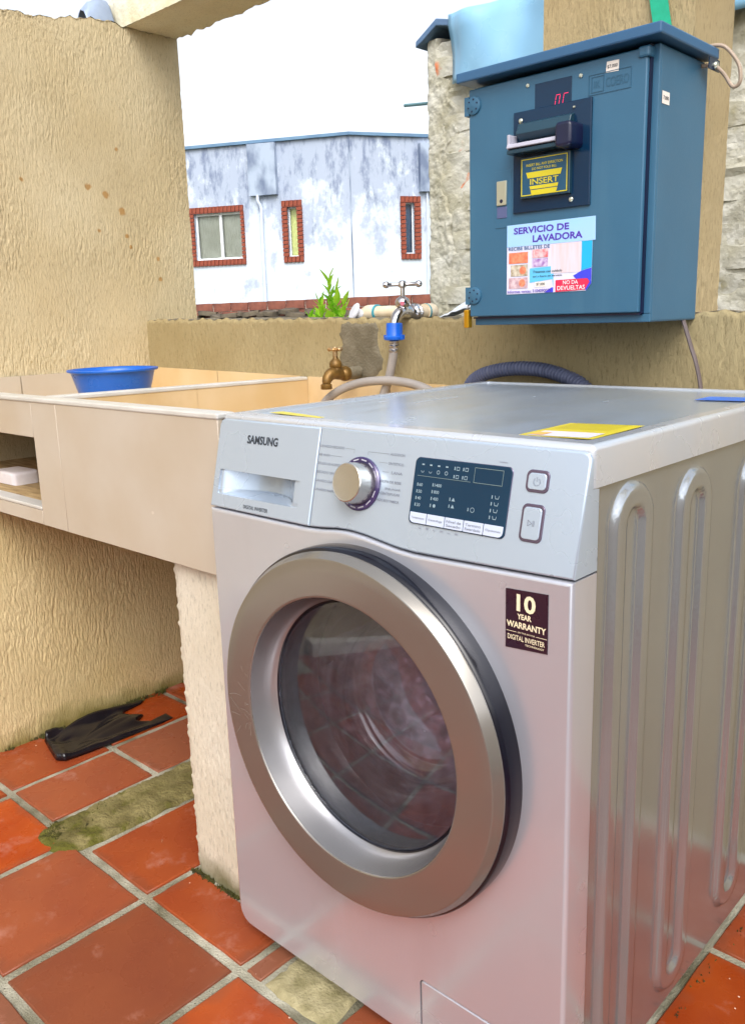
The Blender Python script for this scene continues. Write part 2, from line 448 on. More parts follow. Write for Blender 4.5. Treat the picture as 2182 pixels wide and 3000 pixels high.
def streaks(m, col, amt=0.35, sc=(14, 14, 1.2), lo=0.55, hi=0.75):
    nt, N, L = nodes_of(m); p, c = base_link(m)
    tc = N.new('ShaderNodeTexCoord'); mp = N.new('ShaderNodeMapping'); mp.inputs['Scale'].default_value = sc; L.new(tc.outputs['Object'], mp.inputs['Vector'])
    n = N.new('ShaderNodeTexNoise'); n.inputs['Scale'].default_value = 1.0; n.inputs['Detail'].default_value = 8; n.inputs['Roughness'].default_value = 0.6; L.new(mp.outputs['Vector'], n.inputs['Vector'])
    r = N.new('ShaderNodeMapRange'); r.inputs['From Min'].default_value = lo; r.inputs['From Max'].default_value = hi; r.inputs['To Max'].default_value = amt
    L.new(n.outputs['Fac'], r.inputs['Value'])
    L.new(mixcol(N, L, r.outputs['Result'], c, col), p.inputs['Base Color'])

m_silver = M('silver_paint', lin(204, 207, 217), 0.26, metal=0.6, col2=lin(202, 205, 216), vs=3, rvar=0.04, coat=0.6, coatr=0.05)
m_panel = M('silver_control_panel', lin(178, 193, 210), 0.28, metal=0.45, col2=lin(174, 189, 206), vs=3, rvar=0.05, coat=0.3, coatr=0.12)
m_side = M('silver_steel_side', lin(180, 186, 192), 0.19, metal=0.78, col2=lin(170, 176, 182), vs=4, rvar=0.10, stretch=(1, 1, 0.3), bump=0.02, bs=300)
m_lid = M('lid_steel', lin(188, 202, 216), 0.24, metal=0.6, col2=lin(182, 196, 210), vs=9, rvar=0.08, stretch=(1, .3, 1))
m_lidframe = M('lid_frame', lin(196, 206, 220), 0.26, metal=0.5, col2=lin(206, 208, 212), vs=5, coat=0.4)
m_ring = M('door_ring_metal', lin(152, 148, 142), 0.23, metal=0.75, col2=lin(146, 142, 136), vs=5, rvar=0.05)
m_bezel = M('door_bezel_chrome', lin(168, 168, 172), 0.30, metal=0.7, col2=lin(160, 160, 164), vs=6, rvar=0.05)
m_black = M('black_gloss_plastic', lin(10, 12, 26), 0.2, col2=lin(8, 9, 20), vs=8)
m_rubber = M('grey_rubber', lin(176, 172, 182), 0.55, col2=lin(104, 98, 106), vs=12)
m_drum = M('drum_steel', lin(222, 206, 212), 0.24, metal=0.85, col2=lin(206, 188, 196), vs=14, rvar=0.06)
m_darkin = M('cabinet_inside', lin(60, 58, 60), 0.7)
m_knob = M('knob_metal', lin(204, 203, 198), 0.24, metal=0.9, col2=lin(188, 186, 180), vs=10)
m_purple = M('dial_ring_plastic', lin(78, 66, 110), 0.14, metal=0.2, col2=lin(56, 46, 92), vs=14, coat=0.5)
m_screen = M('screen_glass', lin(14, 52, 76), 0.10, col2=lin(10, 46, 70), vs=4, rvar=0.02, spec=0.4)
m_screenprint = M('screen_print', lin(140, 164, 176), 0.5)
m_touch = M('touch_key', lin(190, 200, 220), 0.35, col2=lin(184, 194, 214), vs=8)
m_ink = M('dark_ink', lin(48, 56, 66), 0.5)
m_inkg = M('grey_ink', lin(128, 134, 148), 0.5)
m_btnrim = M('button_rim', lin(104, 92, 112), 0.2, metal=0.5)
m_stick_black = M('sticker_maroon', lin(46, 22, 36), 0.28, col2=lin(38, 22, 40), vs=12)
m_cream = M('cream_print', lin(236, 224, 190), 0.5)
m_yellow = M('yellow_label', lin(204, 190, 38), 0.4, col2=lin(194, 178, 32), vs=20)
m_lilac = M('pale_label', lin(206, 204, 216), 0.4)
m_orange = M('orange_print', lin(230, 170, 90), 0.5)
m_bluelab = M('blue_label', lin(30, 110, 215), 0.35, col2=lin(24, 98, 200), vs=30)
m_darkyel = M('olive_print', lin(150, 138, 30), 0.5)

m_box = M('blue_enamel', lin(50, 97, 126), 0.36, col2=lin(47, 91, 119), vs=6, bump=0.10, bs=520, rvar=0.06, spec=0.5, bdist=0.002)
m_boxroof = M('blue_enamel_roof', lin(48, 92, 130), 0.34, col2=lin(44, 86, 123), vs=6, bump=0.06, bs=420, rvar=0.06, bdist=0.002)
m_acr = M('dark_acrylic', lin(8, 42, 70), 0.12, col2=lin(6, 36, 62), vs=5, rvar=0.04, spec=0.35)
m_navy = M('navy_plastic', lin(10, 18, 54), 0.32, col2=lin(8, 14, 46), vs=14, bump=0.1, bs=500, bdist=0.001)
m_teal = M('teal_plastic', lin(24, 58, 74), 0.3, col2=lin(20, 52, 68), vs=14)
m_chute = M('white_chute', lin(178, 178, 192), 0.3, col2=lin(166, 164, 178), vs=18)
m_led = M('red_led', lin(230, 30, 90), 0.4, emit=lin(255, 40, 90), estr=0.8)
m_chrome = M('chrome', lin(206, 204, 206), 0.14, metal=1.0, col2=lin(176, 172, 174), vs=40, rvar=0.08)
m_zinc = M('zinc_screw', lin(206, 208, 190), 0.3, metal=0.8)
m_paperblue = M('poster_pale_blue', lin(150, 198, 240), 0.5, col2=lin(158, 196, 242), vs=12)
m_paperpink = M('poster_pale_pink', lin(214, 206, 226), 0.5, col2=lin(206, 210, 232), vs=14)
m_cyan = M('poster_cyan', lin(20, 176, 226), 0.5)
m_royal = M('poster_royal', lin(62, 66, 220), 0.5)
m_violet = M('poster_violet_ink', lin(82, 44, 170), 0.5)
m_red = M('poster_red', lin(222, 42, 84), 0.45)
m_white = M('white_print', lin(244, 232, 236), 0.5)
m_note1 = M('banknote_orange', lin(226, 140, 104), 0.6, col2=lin(206, 104, 76), vs=160)
m_note2 = M('banknote_olive', lin(206, 196, 178), 0.6, col2=lin(150, 132, 108), vs=160)
m_note3 = M('banknote_rose', lin(214, 190, 196), 0.6, col2=lin(176, 140, 150), vs=160)
m_note4 = M('banknote_red', lin(220, 190, 194), 0.6, col2=lin(204, 104, 110), vs=160)
m_note5 = M('banknote_purple', lin(206, 188, 216), 0.6, col2=lin(150, 106, 170), vs=160)
m_receipt = M('poster_photo', lin(206, 202, 214), 0.6, col2=lin(214, 188, 190), vs=20, stretch=(6, 6, .6))
m_label = M('price_label', lin(236, 228, 220), 0.5)
m_brass = M('brass', lin(132, 99, 46), 0.42, metal=0.45, col2=lin(100, 74, 34), vs=50, rvar=0.12, bump=0.08, bs=300)
m_brassl = M('brass_lock', lin(214, 160, 40), 0.3, metal=0.8)
m_pvc = M('pvc_cream', lin(224, 212, 188), 0.4, col2=lin(208, 190, 160), vs=30)
m_pvcblue = M('pvc_glue_teal', lin(70, 160, 178), 0.5)
m_bluenut = M('blue_plastic', lin(14, 96, 206), 0.32, col2=lin(10, 84, 190), vs=20)
m_hose = M('grey_hose', lin(152, 146, 142), 0.42, col2=lin(142, 136, 132), vs=20)
m_drain = M('corrugated_hose', lin(92, 98, 124), 0.45, col2=lin(80, 86, 112), vs=20)
m_cable = M('dark_cable', lin(104, 92, 92), 0.5, col2=lin(90, 80, 80), vs=40)
m_cableb = M('beige_cable', lin(166, 148, 130), 0.45, col2=lin(156, 138, 120), vs=40)
m_strap = M('green_strap', lin(16, 168, 130), 0.5, col2=lin(12, 156, 118), vs=60, bump=0.3, bs=400, bdist=0.001)
m_basin = M('blue_basin_plastic', lin(12, 92, 188), 0.30, col2=lin(10, 86, 180), vs=9)
m_soap = M('white_soap', lin(226, 222, 224), 0.5, col2=lin(214, 208, 212), vs=26, bump=0.2, bs=90)
m_bag = M('black_bag_plastic', lin(20, 18, 24), 0.22, col2=lin(28, 26, 30), vs=20, rvar=0.08, bump=0.15, bs=30, bdist=0.006)
m_disc = M('grey_white_plastic', lin(214, 216, 224), 0.4, col2=lin(198, 200, 208), vs=20)
m_leaf = M('leaf_green', lin(206, 238, 84), 0.45, col2=lin(160, 218, 50), vs=18, spec=0.4)
m_leafd = M('leaf_green_dark', lin(168, 220, 60), 0.45, col2=lin(120, 190, 40), vs=18, spec=0.4)
for _m in (m_leaf, m_leafd):          # thin leaves let light through
    _nt, _N, _L = nodes_of(_m); _p, _c = base_link(_m)
    _tr = _N.new('ShaderNodeBsdfTranslucent'); _L.new(_c, _tr.inputs['Color'])
    _mx = _N.new('ShaderNodeMixShader'); _mx.inputs['Fac'].default_value = 0.5
    _L.new(_p.outputs[0], _mx.inputs[1]); _L.new(_tr.outputs[0], _mx.inputs[2])
    _L.new(_mx.outputs[0], _N['Material Output'].inputs['Surface'])
m_stem = M('green_stem', lin(128, 140, 50), 0.6)
m_sheet = M('white_plastic_scrap', lin(230, 236, 246), 0.35, col2=lin(206, 220, 240), vs=14)
m_tarp = M('blue_white_tarp', lin(140, 188, 220), 0.28, col2=lin(130, 180, 214), vs=3, rvar=0.06)
m_capt = M('blue_grey_coping', lin(92, 122, 156), 0.6, col2=lin(76, 104, 140), vs=12, bump=0.3, bs=40)
m_rod = M('teal_rod', lin(100, 140, 150), 0.5)
m_mortar = M('rough_mortar', lin(206, 205, 196), 0.95, col2=lin(172, 168, 148), vs=9, bump=0.55, bs=60, detail=9, bdist=0.012)

def stone_mat():
    m = M('rubble_brick', lin(208, 207, 198), 0.93, col2=lin(178, 174, 154), vs=9, bump=0.55, bs=45, detail=9, bdist=0.012)
    nt, N, L = nodes_of(m); p, c = base_link(m)
    geo = N.new('ShaderNodeNewGeometry'); n = N.new('ShaderNodeTexNoise'); n.inputs['Scale'].default_value = 5.5; n.inputs['Detail'].default_value = 6
    L.new(geo.outputs['Position'], n.inputs['Vector'])
    r = N.new('ShaderNodeMapRange'); r.inputs['From Min'].default_value = 0.60; r.inputs['From Max'].default_value = 0.66; r.inputs['To Max'].default_value = 0.85
    L.new(n.outputs['Fac'], r.inputs['Value'])
    c = mixcol(N, L, r.outputs['Result'], c, lin(214, 116, 66))
    n2 = N.new('ShaderNodeTexNoise'); n2.inputs['Scale'].default_value = 12; n2.inputs['Detail'].default_value = 6
    L.new(geo.outputs['Position'], n2.inputs['Vector'])
    r2 = N.new('ShaderNodeMapRange'); r2.inputs['From Min'].default_value = 0.55; r2.inputs['From Max'].default_value = 0.72; r2.inputs['To Max'].default_value = 0.7
    L.new(n2.outputs['Fac'], r2.inputs['Value'])
    c = mixcol(N, L, r2.outputs['Result'], c, lin(140, 130, 84))
    L.new(c, p.inputs['Base Color']); return m
m_stone = stone_mat()
m_brick = M('red_brick', lin(142, 70, 50), 0.85, col2=lin(108, 52, 40), vs=14, bump=0.4, bs=60)
m_brickd = M('weathered_brick', lin(138, 84, 68), 0.9, col2=lin(104, 62, 54), vs=7, bump=0.5, bs=40, detail=7)
m_brickg = M('mossy_rubble', lin(110, 100, 84), 0.95, col2=lin(70, 64, 56), vs=9, bump=0.8, bs=30, detail=7)

def house_mat():
    m = M('weathered_white_paint', lin(204, 214, 226), 0.85, col2=lin(194, 206, 220), vs=0.8, spec=0.3, bump=0.15, bs=20)
    nt, N, L = nodes_of(m); p, c = base_link(m)
    geo = N.new('ShaderNodeNewGeometry')
    mp = N.new('ShaderNodeMapping'); mp.inputs['Scale'].default_value = (1, 1, 0.7); L.new(geo.outputs['Position'], mp.inputs['Vector'])
    n = N.new('ShaderNodeTexNoise'); n.inputs['Scale'].default_value = 2.2; n.inputs['Detail'].default_value = 12; n.inputs['Roughness'].default_value = 0.72
    L.new(mp.outputs['Vector'], n.inputs['Vector'])
    sx = N.new('ShaderNodeSeparateXYZ'); L.new(geo.outputs['Position'], sx.inputs[0])
    zr = N.new('ShaderNodeMapRange'); zr.inputs['From Min'].default_value = 1.5; zr.inputs['From Max'].default_value = 3.3
    zr.inputs['To Min'].default_value = -0.13; zr.inputs['To Max'].default_value = 0.055
    L.new(sx.outputs['Z'], zr.inputs['Value'])
    ad = N.new('ShaderNodeMath'); ad.operation = 'ADD'; L.new(n.outputs['Fac'], ad.inputs[0]); L.new(zr.outputs['Result'], ad.inputs[1])
    r = N.new('ShaderNodeMapRange'); r.inputs['From Min'].default_value = 0.44; r.inputs['From Max'].default_value = 0.52; r.inputs['To Max'].default_value = 0.62
    L.new(ad.outputs['Value'], r.inputs['Value'])
    c = mixcol(N, L, r.outputs['Result'], c, lin(140, 152, 178))
    n2 = N.new('ShaderNodeTexNoise'); n2.inputs['Scale'].default_value = 7; n2.inputs['Detail'].default_value = 8; n2.inputs['Roughness'].default_value = 0.7
    mp2 = N.new('ShaderNodeMapping'); mp2.inputs['Scale'].default_value = (1, 1, 0.35); L.new(geo.outputs['Position'], mp2.inputs['Vector'])
    L.new(mp2.outputs['Vector'], n2.inputs['Vector'])
    ad2 = N.new('ShaderNodeMath'); ad2.operation = 'ADD'; L.new(n2.outputs['Fac'], ad2.inputs[0]); L.new(zr.outputs['Result'], ad2.inputs[1])
    r2 = N.new('ShaderNodeMapRange'); r2.inputs['From Min'].default_value = 0.52; r2.inputs['From Max'].default_value = 0.68; r2.inputs['To Max'].default_value = 0.75
    L.new(ad2.outputs['Value'], r2.inputs['Value'])
    c = mixcol(N, L, r2.outputs['Result'], c, lin(92, 106, 138))
    L.new(c, p.inputs['Base Color']); return m
m_house = house_mat()
m_hroof = M('roof_edge', lin(104, 138, 168), 0.7, col2=lin(86, 118, 150), vs=3)
m_gutter = M('grey_box_gutter', lin(164, 178, 198), 0.85, col2=lin(104, 118, 144), vs=3, detail=10, stretch=(1, 1, .6), mid=(.42, .6))
m_frame = M('white_window_frame', lin(236, 240, 244), 0.5)
m_blind = M('beige_blind', lin(226, 224, 206), 0.7, col2=lin(206, 204, 184), vs=4)
m_blindy = M('yellow_curtain', lin(236, 236, 150), 0.7)
m_blindb = M('blue_curtain', lin(70, 110, 150), 0.5, col2=lin(50, 84, 120), vs=3)
m_down = M('downpipe_paint', lin(206, 218, 240), 0.6)

def thin_glass(name, tint=(0.93, 0.95, 0.97, 1), rough=0.02, ior=1.5, mul=1.0, haze=0.0, add=0.0):
    m = bpy.data.materials.new(name); m.use_nodes = True
    nt, N, L = nodes_of(m); N.clear()
    out = N.new('ShaderNodeOutputMaterial'); mix = N.new('ShaderNodeMixShader')
    t = N.new('ShaderNodeBsdfTransparent'); t.inputs['Color'].default_value = tint
    g = N.new('ShaderNodeBsdfGlossy'); g.inputs['Roughness'].default_value = rough
    f = N.new('ShaderNodeFresnel'); f.inputs['IOR'].default_value = ior
    ns = N.new('ShaderNodeTexNoise'); ns.inputs['Scale'].default_value = 8
    mr = N.new('ShaderNodeMapRange'); mr.inputs['To Min'].default_value = rough; mr.inputs['To Max'].default_value = rough + 0.03
    L.new(ns.outputs['Fac'], mr.inputs['Value']); L.new(mr.outputs['Result'], g.inputs['Roughness'])
    mu = N.new('ShaderNodeMath'); mu.operation = 'MULTIPLY_ADD'; mu.inputs[1].default_value = mul; mu.inputs[2].default_value = add; mu.use_clamp = True
    L.new(f.outputs['Fac'], mu.inputs[0]); L.new(mu.outputs['Value'], mix.inputs['Fac'])
    L.new(t.outputs[0], mix.inputs[1]); L.new(g.outputs[0], mix.inputs[2])
    if haze:          # pale bluish haze painted over the glass to lift its dark
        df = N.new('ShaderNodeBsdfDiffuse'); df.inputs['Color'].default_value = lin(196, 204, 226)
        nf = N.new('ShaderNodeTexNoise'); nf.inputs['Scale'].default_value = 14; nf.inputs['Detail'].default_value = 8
        rf = N.new('ShaderNodeMapRange'); rf.inputs['From Min'].default_value = 0.3; rf.inputs['From Max'].default_value = 0.75; rf.inputs['To Min'].default_value = haze * 0.5; rf.inputs['To Max'].default_value = haze * 1.6
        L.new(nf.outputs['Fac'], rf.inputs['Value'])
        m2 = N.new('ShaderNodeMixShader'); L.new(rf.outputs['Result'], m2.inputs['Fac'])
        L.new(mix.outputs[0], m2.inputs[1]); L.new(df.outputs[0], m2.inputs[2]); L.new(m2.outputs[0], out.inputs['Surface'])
    else: L.new(mix.outputs[0], out.inputs['Surface'])
    return m
m_glass = thin_glass('porthole_glass', tint=(0.90, 0.91, 0.95, 1), ior=1.5, mul=1.7, haze=0.13, add=0.06)
m_cover = thin_glass('door_window_glass', tint=(0.93, 0.94, 0.98, 1), ior=1.5, mul=0.9, haze=0.02, add=0.06)
m_pane = thin_glass('window_glass', tint=(0.88, 0.93, 0.95, 1), ior=1.5)

specks(m_ceramic, lin(120, 98, 70), 60, 0.10, 0.45, 0.7); streaks(m_ceramic, lin(176, 154, 124), 0.25, (5, 5, 4))
specks(m_ceramic2, lin(110, 86, 56), 60, 0.10, 0.45, 0.6); streaks(m_ceramic2, lin(164, 132, 88), 0.35, (5, 5, 4))
specks(m_side, lin(110, 106, 100), 55, 0.07, 0.5, 0.6); streaks(m_side, lin(160, 156, 148), 0.35, (20, 20, 2))
specks(m_silver, lin(150, 140, 140), 45, 0.05, 0.42, 0.5); streaks(m_silver, lin(186, 180, 186), 0.3, (8, 8, 3))
streaks(m_lid, lin(206, 214, 222), 0.3, (5, 22, 5), 0.5, 0.8)
specks(m_box, lin(26, 58, 82), 70, 0.09, 0.45, 0.7); streaks(m_box, lin(72, 112, 134), 0.30, (16, 16, 1.5))
specks(m_boxroof, lin(28, 60, 84), 70, 0.09, 0.45, 0.7)
specks(m_grout, lin(70, 64, 50), 140, 0.2, 0.6, 0.8)
streaks(m_basin, lin(40, 116, 200), 0.3, (10, 10, 30))

# ------------------------------------------------------------------ stucco relief
def fnoise(nu, nv, su, sv, seed):
    rng = np.random.default_rng(seed)
    a = rng.standard_normal((nv, nu))
    fu = np.fft.fftfreq(nu)[None, :]; fv = np.fft.fftfreq(nv)[:, None]
    g = np.exp(-2 * (np.pi ** 2) * ((fu * su) ** 2 + (fv * sv) ** 2))
    b = np.fft.ifft2(np.fft.fft2(a) * g).real
    return (b - b.mean()) / (b.std() + 1e-9)

def relief(nu, nv, du, dv, seed, amp=1.0):
    """dragged-grain plaster: vertical grooves; du,dv cell size in metres; returns height in metres (nv,nu)"""
    n1 = fnoise(nu, nv, 0.0009 / du, 0.0075 / dv, seed)
    n2 = fnoise(nu, nv, 0.0012 / du, 0.003 / dv, seed + 1)
    n3 = fnoise(nu, nv, 0.03 / du, 0.03 / dv, seed + 2)
    msk = np.clip(0.75 + 0.35 * fnoise(nu, nv, 0.05 / du, 0.07 / dv, seed + 3), 0.15, 1.3)
    # sideways wander of the grooves
    wob = np.round(fnoise(nu, nv, 0.02 / du, 0.012 / dv, seed + 4) * 0.0022 / du).astype(int)
    idx = (np.arange(nu)[None, :] + wob) % nu
    n1 = np.take_along_axis(n1, idx, axis=1)
    g = np.clip((n1 - 0.55) * 1.6, 0, 1.2)
    h = -0.0013 * g * msk + 0.0004 * n2 * msk + 0.0003 * n3
    return amp * h

def stucco_face(mb, P, nrm, U, V, lu, lv, du, dv, seed, amp=1.0, edge=None):
    nu = max(int(lu / du), 2) + 1; nv = max(int(lv / dv), 2) + 1
    H = relief(nu, nv, lu / (nu - 1), lv / (nv - 1), seed, amp)
    P = np.array(P, float); nrm = np.array(nrm, float); U = np.array(U, float); V = np.array(V, float)
    a = np.linspace(0, lu, nu)[None, :, None]; b = np.linspace(0, lv, nv)[:, None, None]
    pts = P + a * U + b * V + H[:, :, None] * nrm
    if edge is not None: pts = edge(pts, a[:, :, 0], b[:, :, 0])
    n0 = len(mb.v)
    mb.v += [tuple(q) for q in pts.reshape(-1, 3).tolist()]
    I = np.arange(nu * nv).reshape(nv, nu) + n0
    F = np.stack([I[:-1, :-1], I[:-1, 1:], I[1:, 1:], I[1:, :-1]], -1).reshape(-1, 4)
    mb.f += [tuple(f) for f in F.tolist()]
    return mb

# ================================================================== SETTING
GROUND_Z = -0.35
mb = MB(); mb.add([(-200, -200, GROUND_Z), (200, -200, GROUND_Z), (200, 200, GROUND_Z), (-200, 200, GROUND_Z)], [(0, 1, 2, 3)])
tag(mb.build('ground', m_ground), kind='structure')

# --- patio floor: grout bed + separate tiles
mb = MB(); mb.box(-1.44, 2.6, -3.6, 0.95, GROUND_Z - .01, -0.0045)
floor = tag(mb.build('floor', m_grout), kind='structure')
SP = 0.2585
TILE_MESH = {}
def floor_tile(x0, x1, y0, y1, z=0.0, g=0.0085):
    x0 += g; x1 -= g; y0 += g; y1 -= g
    if x1 - x0 < 0.015 or y1 - y0 < 0.015: return
    key = (round(x1 - x0, 3), round(y1 - y0, 3), random.randrange(3))
    if key not in TILE_MESH:
        w, d = (x1 - x0) / 2, (y1 - y0) / 2
        rg = random.Random(str(key))
        outl = []
        for (ax, ay, bx, by) in ((-w, -d, w, -d), (w, -d, w, d), (w, d, -w, d), (-w, d, -w, -d)):
            for k in range(5):
                t = k / 5
                j = 0.0012 if k else 0.0
                outl.append((ax + (bx - ax) * t + rg.uniform(-j, j) * (1 if ax == bx else 0.2), ay + (by - ay) * t + rg.uniform(-j, j) * (1 if ay == by else 0.2)))
        t_mb = MB(); plate(t_mb, outl, lambda u, v, dd: (u, v, -dd), 0.012, r=0.0025, seg=2)
        TILE_MESH[key] = t_mb.mesh('floor_tile', smooth=True, angle=60); TILE_MESH[key].materials.append(m_tile)
    o = bpy.data.objects.new('floor_tile', TILE_MESH[key])
    link(o, floor, ((x0 + x1) / 2, (y0 + y1) / 2, z + random.uniform(-.0008, .0008)))
    o.rotation_euler = (R(random.uniform(-.15, .15)), R(random.uniform(-.15, .15)), R(random.uniform(-.25, .25)))

XS = [-0.97, -0.711, -0.4525, -0.194, 0.0675, 0.326, 0.5845, 0.843, 1.1015, 1.36]
YS = [-0.0575, -0.316, -0.5745, -0.833]
for j in range(3):
    for i in range(len(XS) - 1):
        floor_tile(XS[i], XS[i + 1], YS[j + 1], YS[j])
floor_tile(-1.23, -0.97, -0.316, -0.0575)
# row against the sink
floor_tile(-1.2, -0.93, -0.0575, 0.012)
floor_tile(-0.93, -0.722, -0.0575, 0.1945); floor_tile(-0.93, -0.735, 0.1945, 0.453); floor_tile(-0.93, -0.735, 0.453, 0.735)
floor_tile(-0.722, -0.541, -0.0575, 0.1945); floor_tile(-0.735, -0.541, 0.1945, 0.453); floor_tile(-0.735, -0.541, 0.453, 0.735)
for k in range(3):
    floor_tile(-0.400, -0.194, -0.0575 + SP * k, -0.0575 + SP * (k + 1))
floor_tile(-0.194, 0.0675, -0.0575, 0.0525)
floor_tile(0.0675, 0.117, -0.0575, 0.10)
floor_tile(0.252, 0.5845, -0.0575, 0.20)
for j in range(3):
    for i in range(6, 9):
        floor_tile(XS[i], XS[i + 1], -0.0575 + SP * j, -0.0575 + SP * (j + 1))
# the rest of the patio (behind the camera) as one mass of tiles
mb = MB()
for i in range(-5, 15):
    for j in range(0, 12):
        x0 = 0.0675 + SP * i; y1 = -0.833 - SP * j
        if x0 + SP < 2.55 and x0 > -1.4: plate(mb, quadpoly(x0 + .007, x0 + SP - .007, y1 - SP + .007, y1 - .007), lambda u, v, dd: (u, v, -dd), 0.01, r=0.002, seg=1)
for i in range(5, 9):
    for j in range(-3, 4):
        x0 = 0.0675 + SP * i; y1 = -0.0575 - SP * j
        if x0 + SP < 2.55 and y1 < .72: plate(mb, quadpoly(x0 + .007, x0 + SP - .007, y1 - SP + .007, y1 - .007), lambda u, v, dd: (u, v, -dd), 0.01, r=0.002, seg=1)
tag(mb.build('outlying_tiles', m_tile, floor), kind='stuff')

def rough_slab(name, outline, mat, parent, top, amp, seed, cell=0.012):
    """cement patch: filled outline, refined and roughened"""
    bm = bmesh.new()
    vs, fs = fill2d(outline, [])
    bv = [bm.verts.new((u, v, 0)) for u, v in vs]
    for f in fs: bm.faces.new([bv[i] for i in f])
    for _ in range(6):
        es = [e for e in bm.edges if e.calc_length() > cell]
        if not es: break
        bmesh.ops.subdivide_edges(bm, edges=es, cuts=1)
        bmesh.ops.triangulate(bm, faces=bm.faces[:])
    bnd = {v for e in bm.edges if e.is_boundary for v in e.verts}
    for v in bm.verts:
        p = Vector((v.co.x * 30, v.co.y * 30, seed)); q = Vector((v.co.x * 90, v.co.y * 90, seed + 5))
        h = mnoise.noise(p) * amp + mnoise.noise(q) * amp * 0.5
        if v in bnd:
            v.co.z = -0.004; q2 = v.co * 34; v.co.x += mnoise.noise(q2) * .009; v.co.y += mnoise.noise(q2 + Vector((3, 7, 1))) * .009
        else: v.co.z = top + h
    m = bpy.data.meshes.new(name); bm.to_mesh(m); bm.free()
    m.polygons.foreach_set('use_smooth', [True] * len(m.polygons)); m.materials.append(mat)
    o = bpy.data.objects.new(name, m); return link(o, parent)

rough_slab('cement_strip', [(-.535, .73), (-.537, .45), (-.534, .2), (-.537, .02), (-.536, -.05), (-.528, -.085), (-.512, -.104), (-.485, -.106), (-.452, -.098), (-.425, -.085), (-.410, -.055), (-.406, .0), (-.405, .2), (-.407, .5), (-.405, .73)], m_strip, floor, 0.0035, 0.006, 3)
rough_slab('cement_patch', [(.119, -.048), (.150, -.051), (.20, -.050), (.238, -.047), (.249, -.030), (.246, .0), (.25, .06), (.20, .10), (.119, .10)], m_cement2, floor, 0.001, 0.004, 9)

# --- moss creeping along the foot of the walls
def moss_line(name, pts, n, width, hgt, mat=m_moss, seed=1):
    rg = random.Random(seed); mb = MB()
    for _ in range(n):
        k = rg.randrange(len(pts) - 1); t = rg.random()
        a = Vector(pts[k]); b = Vector(pts[k + 1]); p = a.lerp(b, t)
        p.x += rg.gauss(0, width); p.y += rg.gauss(0, width)
        s = rg.uniform(.0015, .0045)
        if mnoise.noise(p * 25) < -0.12: continue
        top = p + Vector((rg.uniform(-s, s), rg.uniform(-s, s), rg.uniform(.3, 1) * hgt))
        q = [p + Vector((math.cos(th) * s, math.sin(th) * s, -0.003)) for th in (rg.random(), 2.1 + rg.random(), 4.2 + rg.random())]
        mb.add(q + [top], [(0, 1, 3), (1, 2, 3), (2, 0, 3)])
    return tag(mb.build(name, mat, floor), kind='stuff')
moss_line('moss', [(-.911, .03, 0), (-.910, .25, 0), (-.909, .5, 0), (-.909, .7, 0)], 1500, .007, .012, seed=2)
moss_line('moss', [(-.525, -.05, .003), (-.505, -.085, .003), (-.47, -.05, .003), (-.515, .05, .003)], 500, .006, .005, seed=3)
moss_line('moss', [(-.195, .046, 0), (-.10, .046, 0), (-.01, .046, 0)], 420, .003, .005, seed=4)
moss_line('moss', [(.612, .20, 0), (.608, .35, 0), (.610, .60, 0)], 70, .003, .005, seed=5)

# ================================================================== WALLS
# left stucco wall
t = thing('stucco_wall', (-1.36, .4, 0), 'tall beige dragged-stucco wall with small orange rust spots beside the sink', 'wall')
topz = lambda y: 1.7 + np.interp(y, [0.0, .30, .3945, .465, .527, .60, .694, .74, .93], [.065, .066, .067, .067, .072, .088, .100, .095, .095])
def ed(pts, a, b):
    w = np.clip((b - 0.86) / 0.1, 0, 1)
    y = pts[:, :, 1]
    pts[:, :, 2] += w * (topz(y) + 0.002 * np.sin(y * 90) + 0.0015 * np.sin(y * 217) - (0.84 + 0.96))
    return pts
mb = MB(); stucco_face(mb, (-1.28, 0.0, .84), (1, 0, 0), (0, 1, 0), (0, 0, 1), .925, .96, .0015, .0035, 11, 1.0, ed)
mb.build('plaster_face', m_wall, t, smooth=True, recalc=False, angle=180)
mb = MB(); mb.box(-1.40, -1.283, -3.6, .925, GROUND_Z, 1.762); mb.box(-1.40, -1.281, -3.59, .0, .3, 1.761)
mb.build('wall_core', m_wall, t)
mb = MB()
mb.grid(lambda u, v: (-1.40 + .121 * v, u * .925, topz(u * .925) - .001 + 0.004 * math.sin(u * .925 * 90) + .003 * math.sin(u * .925 * 217) + .008 * mnoise.noise(Vector((u * 12, v * 3, 2))) * math.sin(v * math.pi)), 60, 6)
mb.build('wall_top', m_cement, t, smooth=True)
mb = MB(); mb.grid(lambda u, v: (-1.3985, .0, 0), 1, 1)

# low wall behind sink and machine (parapet)
t = thing('parapet_wall', (0.2, .82, 0), 'low beige stucco wall behind the sink and washing machine', 'wall')
PTOP = lambda x: 0.972 + np.clip((-x) / 1.28, 0, 1) * 0.020
def edp(pts, a, b):
    x = pts[:, :, 0]; w = np.clip((b - 0.10) / 0.05, 0, 1)
    pts[:, :, 2] += w * (PTOP(x) - .972 + .0022 * np.sin(x * 61) + .0016 * np.sin(x * 173))
    rnd = np.clip((b - (b.max() - .008)) / .008, 0, 1)
    pts[:, :, 1] += rnd * rnd * .006
    return pts
mb = MB(); stucco_face(mb, (-1.281, .74, .820), (0, -1, 0), (1, 0, 0), (0, 0, 1), 2.6, .152, .003, .004, 21, 0.8, edp)
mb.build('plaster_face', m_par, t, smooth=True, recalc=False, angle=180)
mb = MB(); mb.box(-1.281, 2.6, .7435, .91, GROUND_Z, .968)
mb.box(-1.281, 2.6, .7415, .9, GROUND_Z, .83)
mb.build('wall_core', m_par, t)
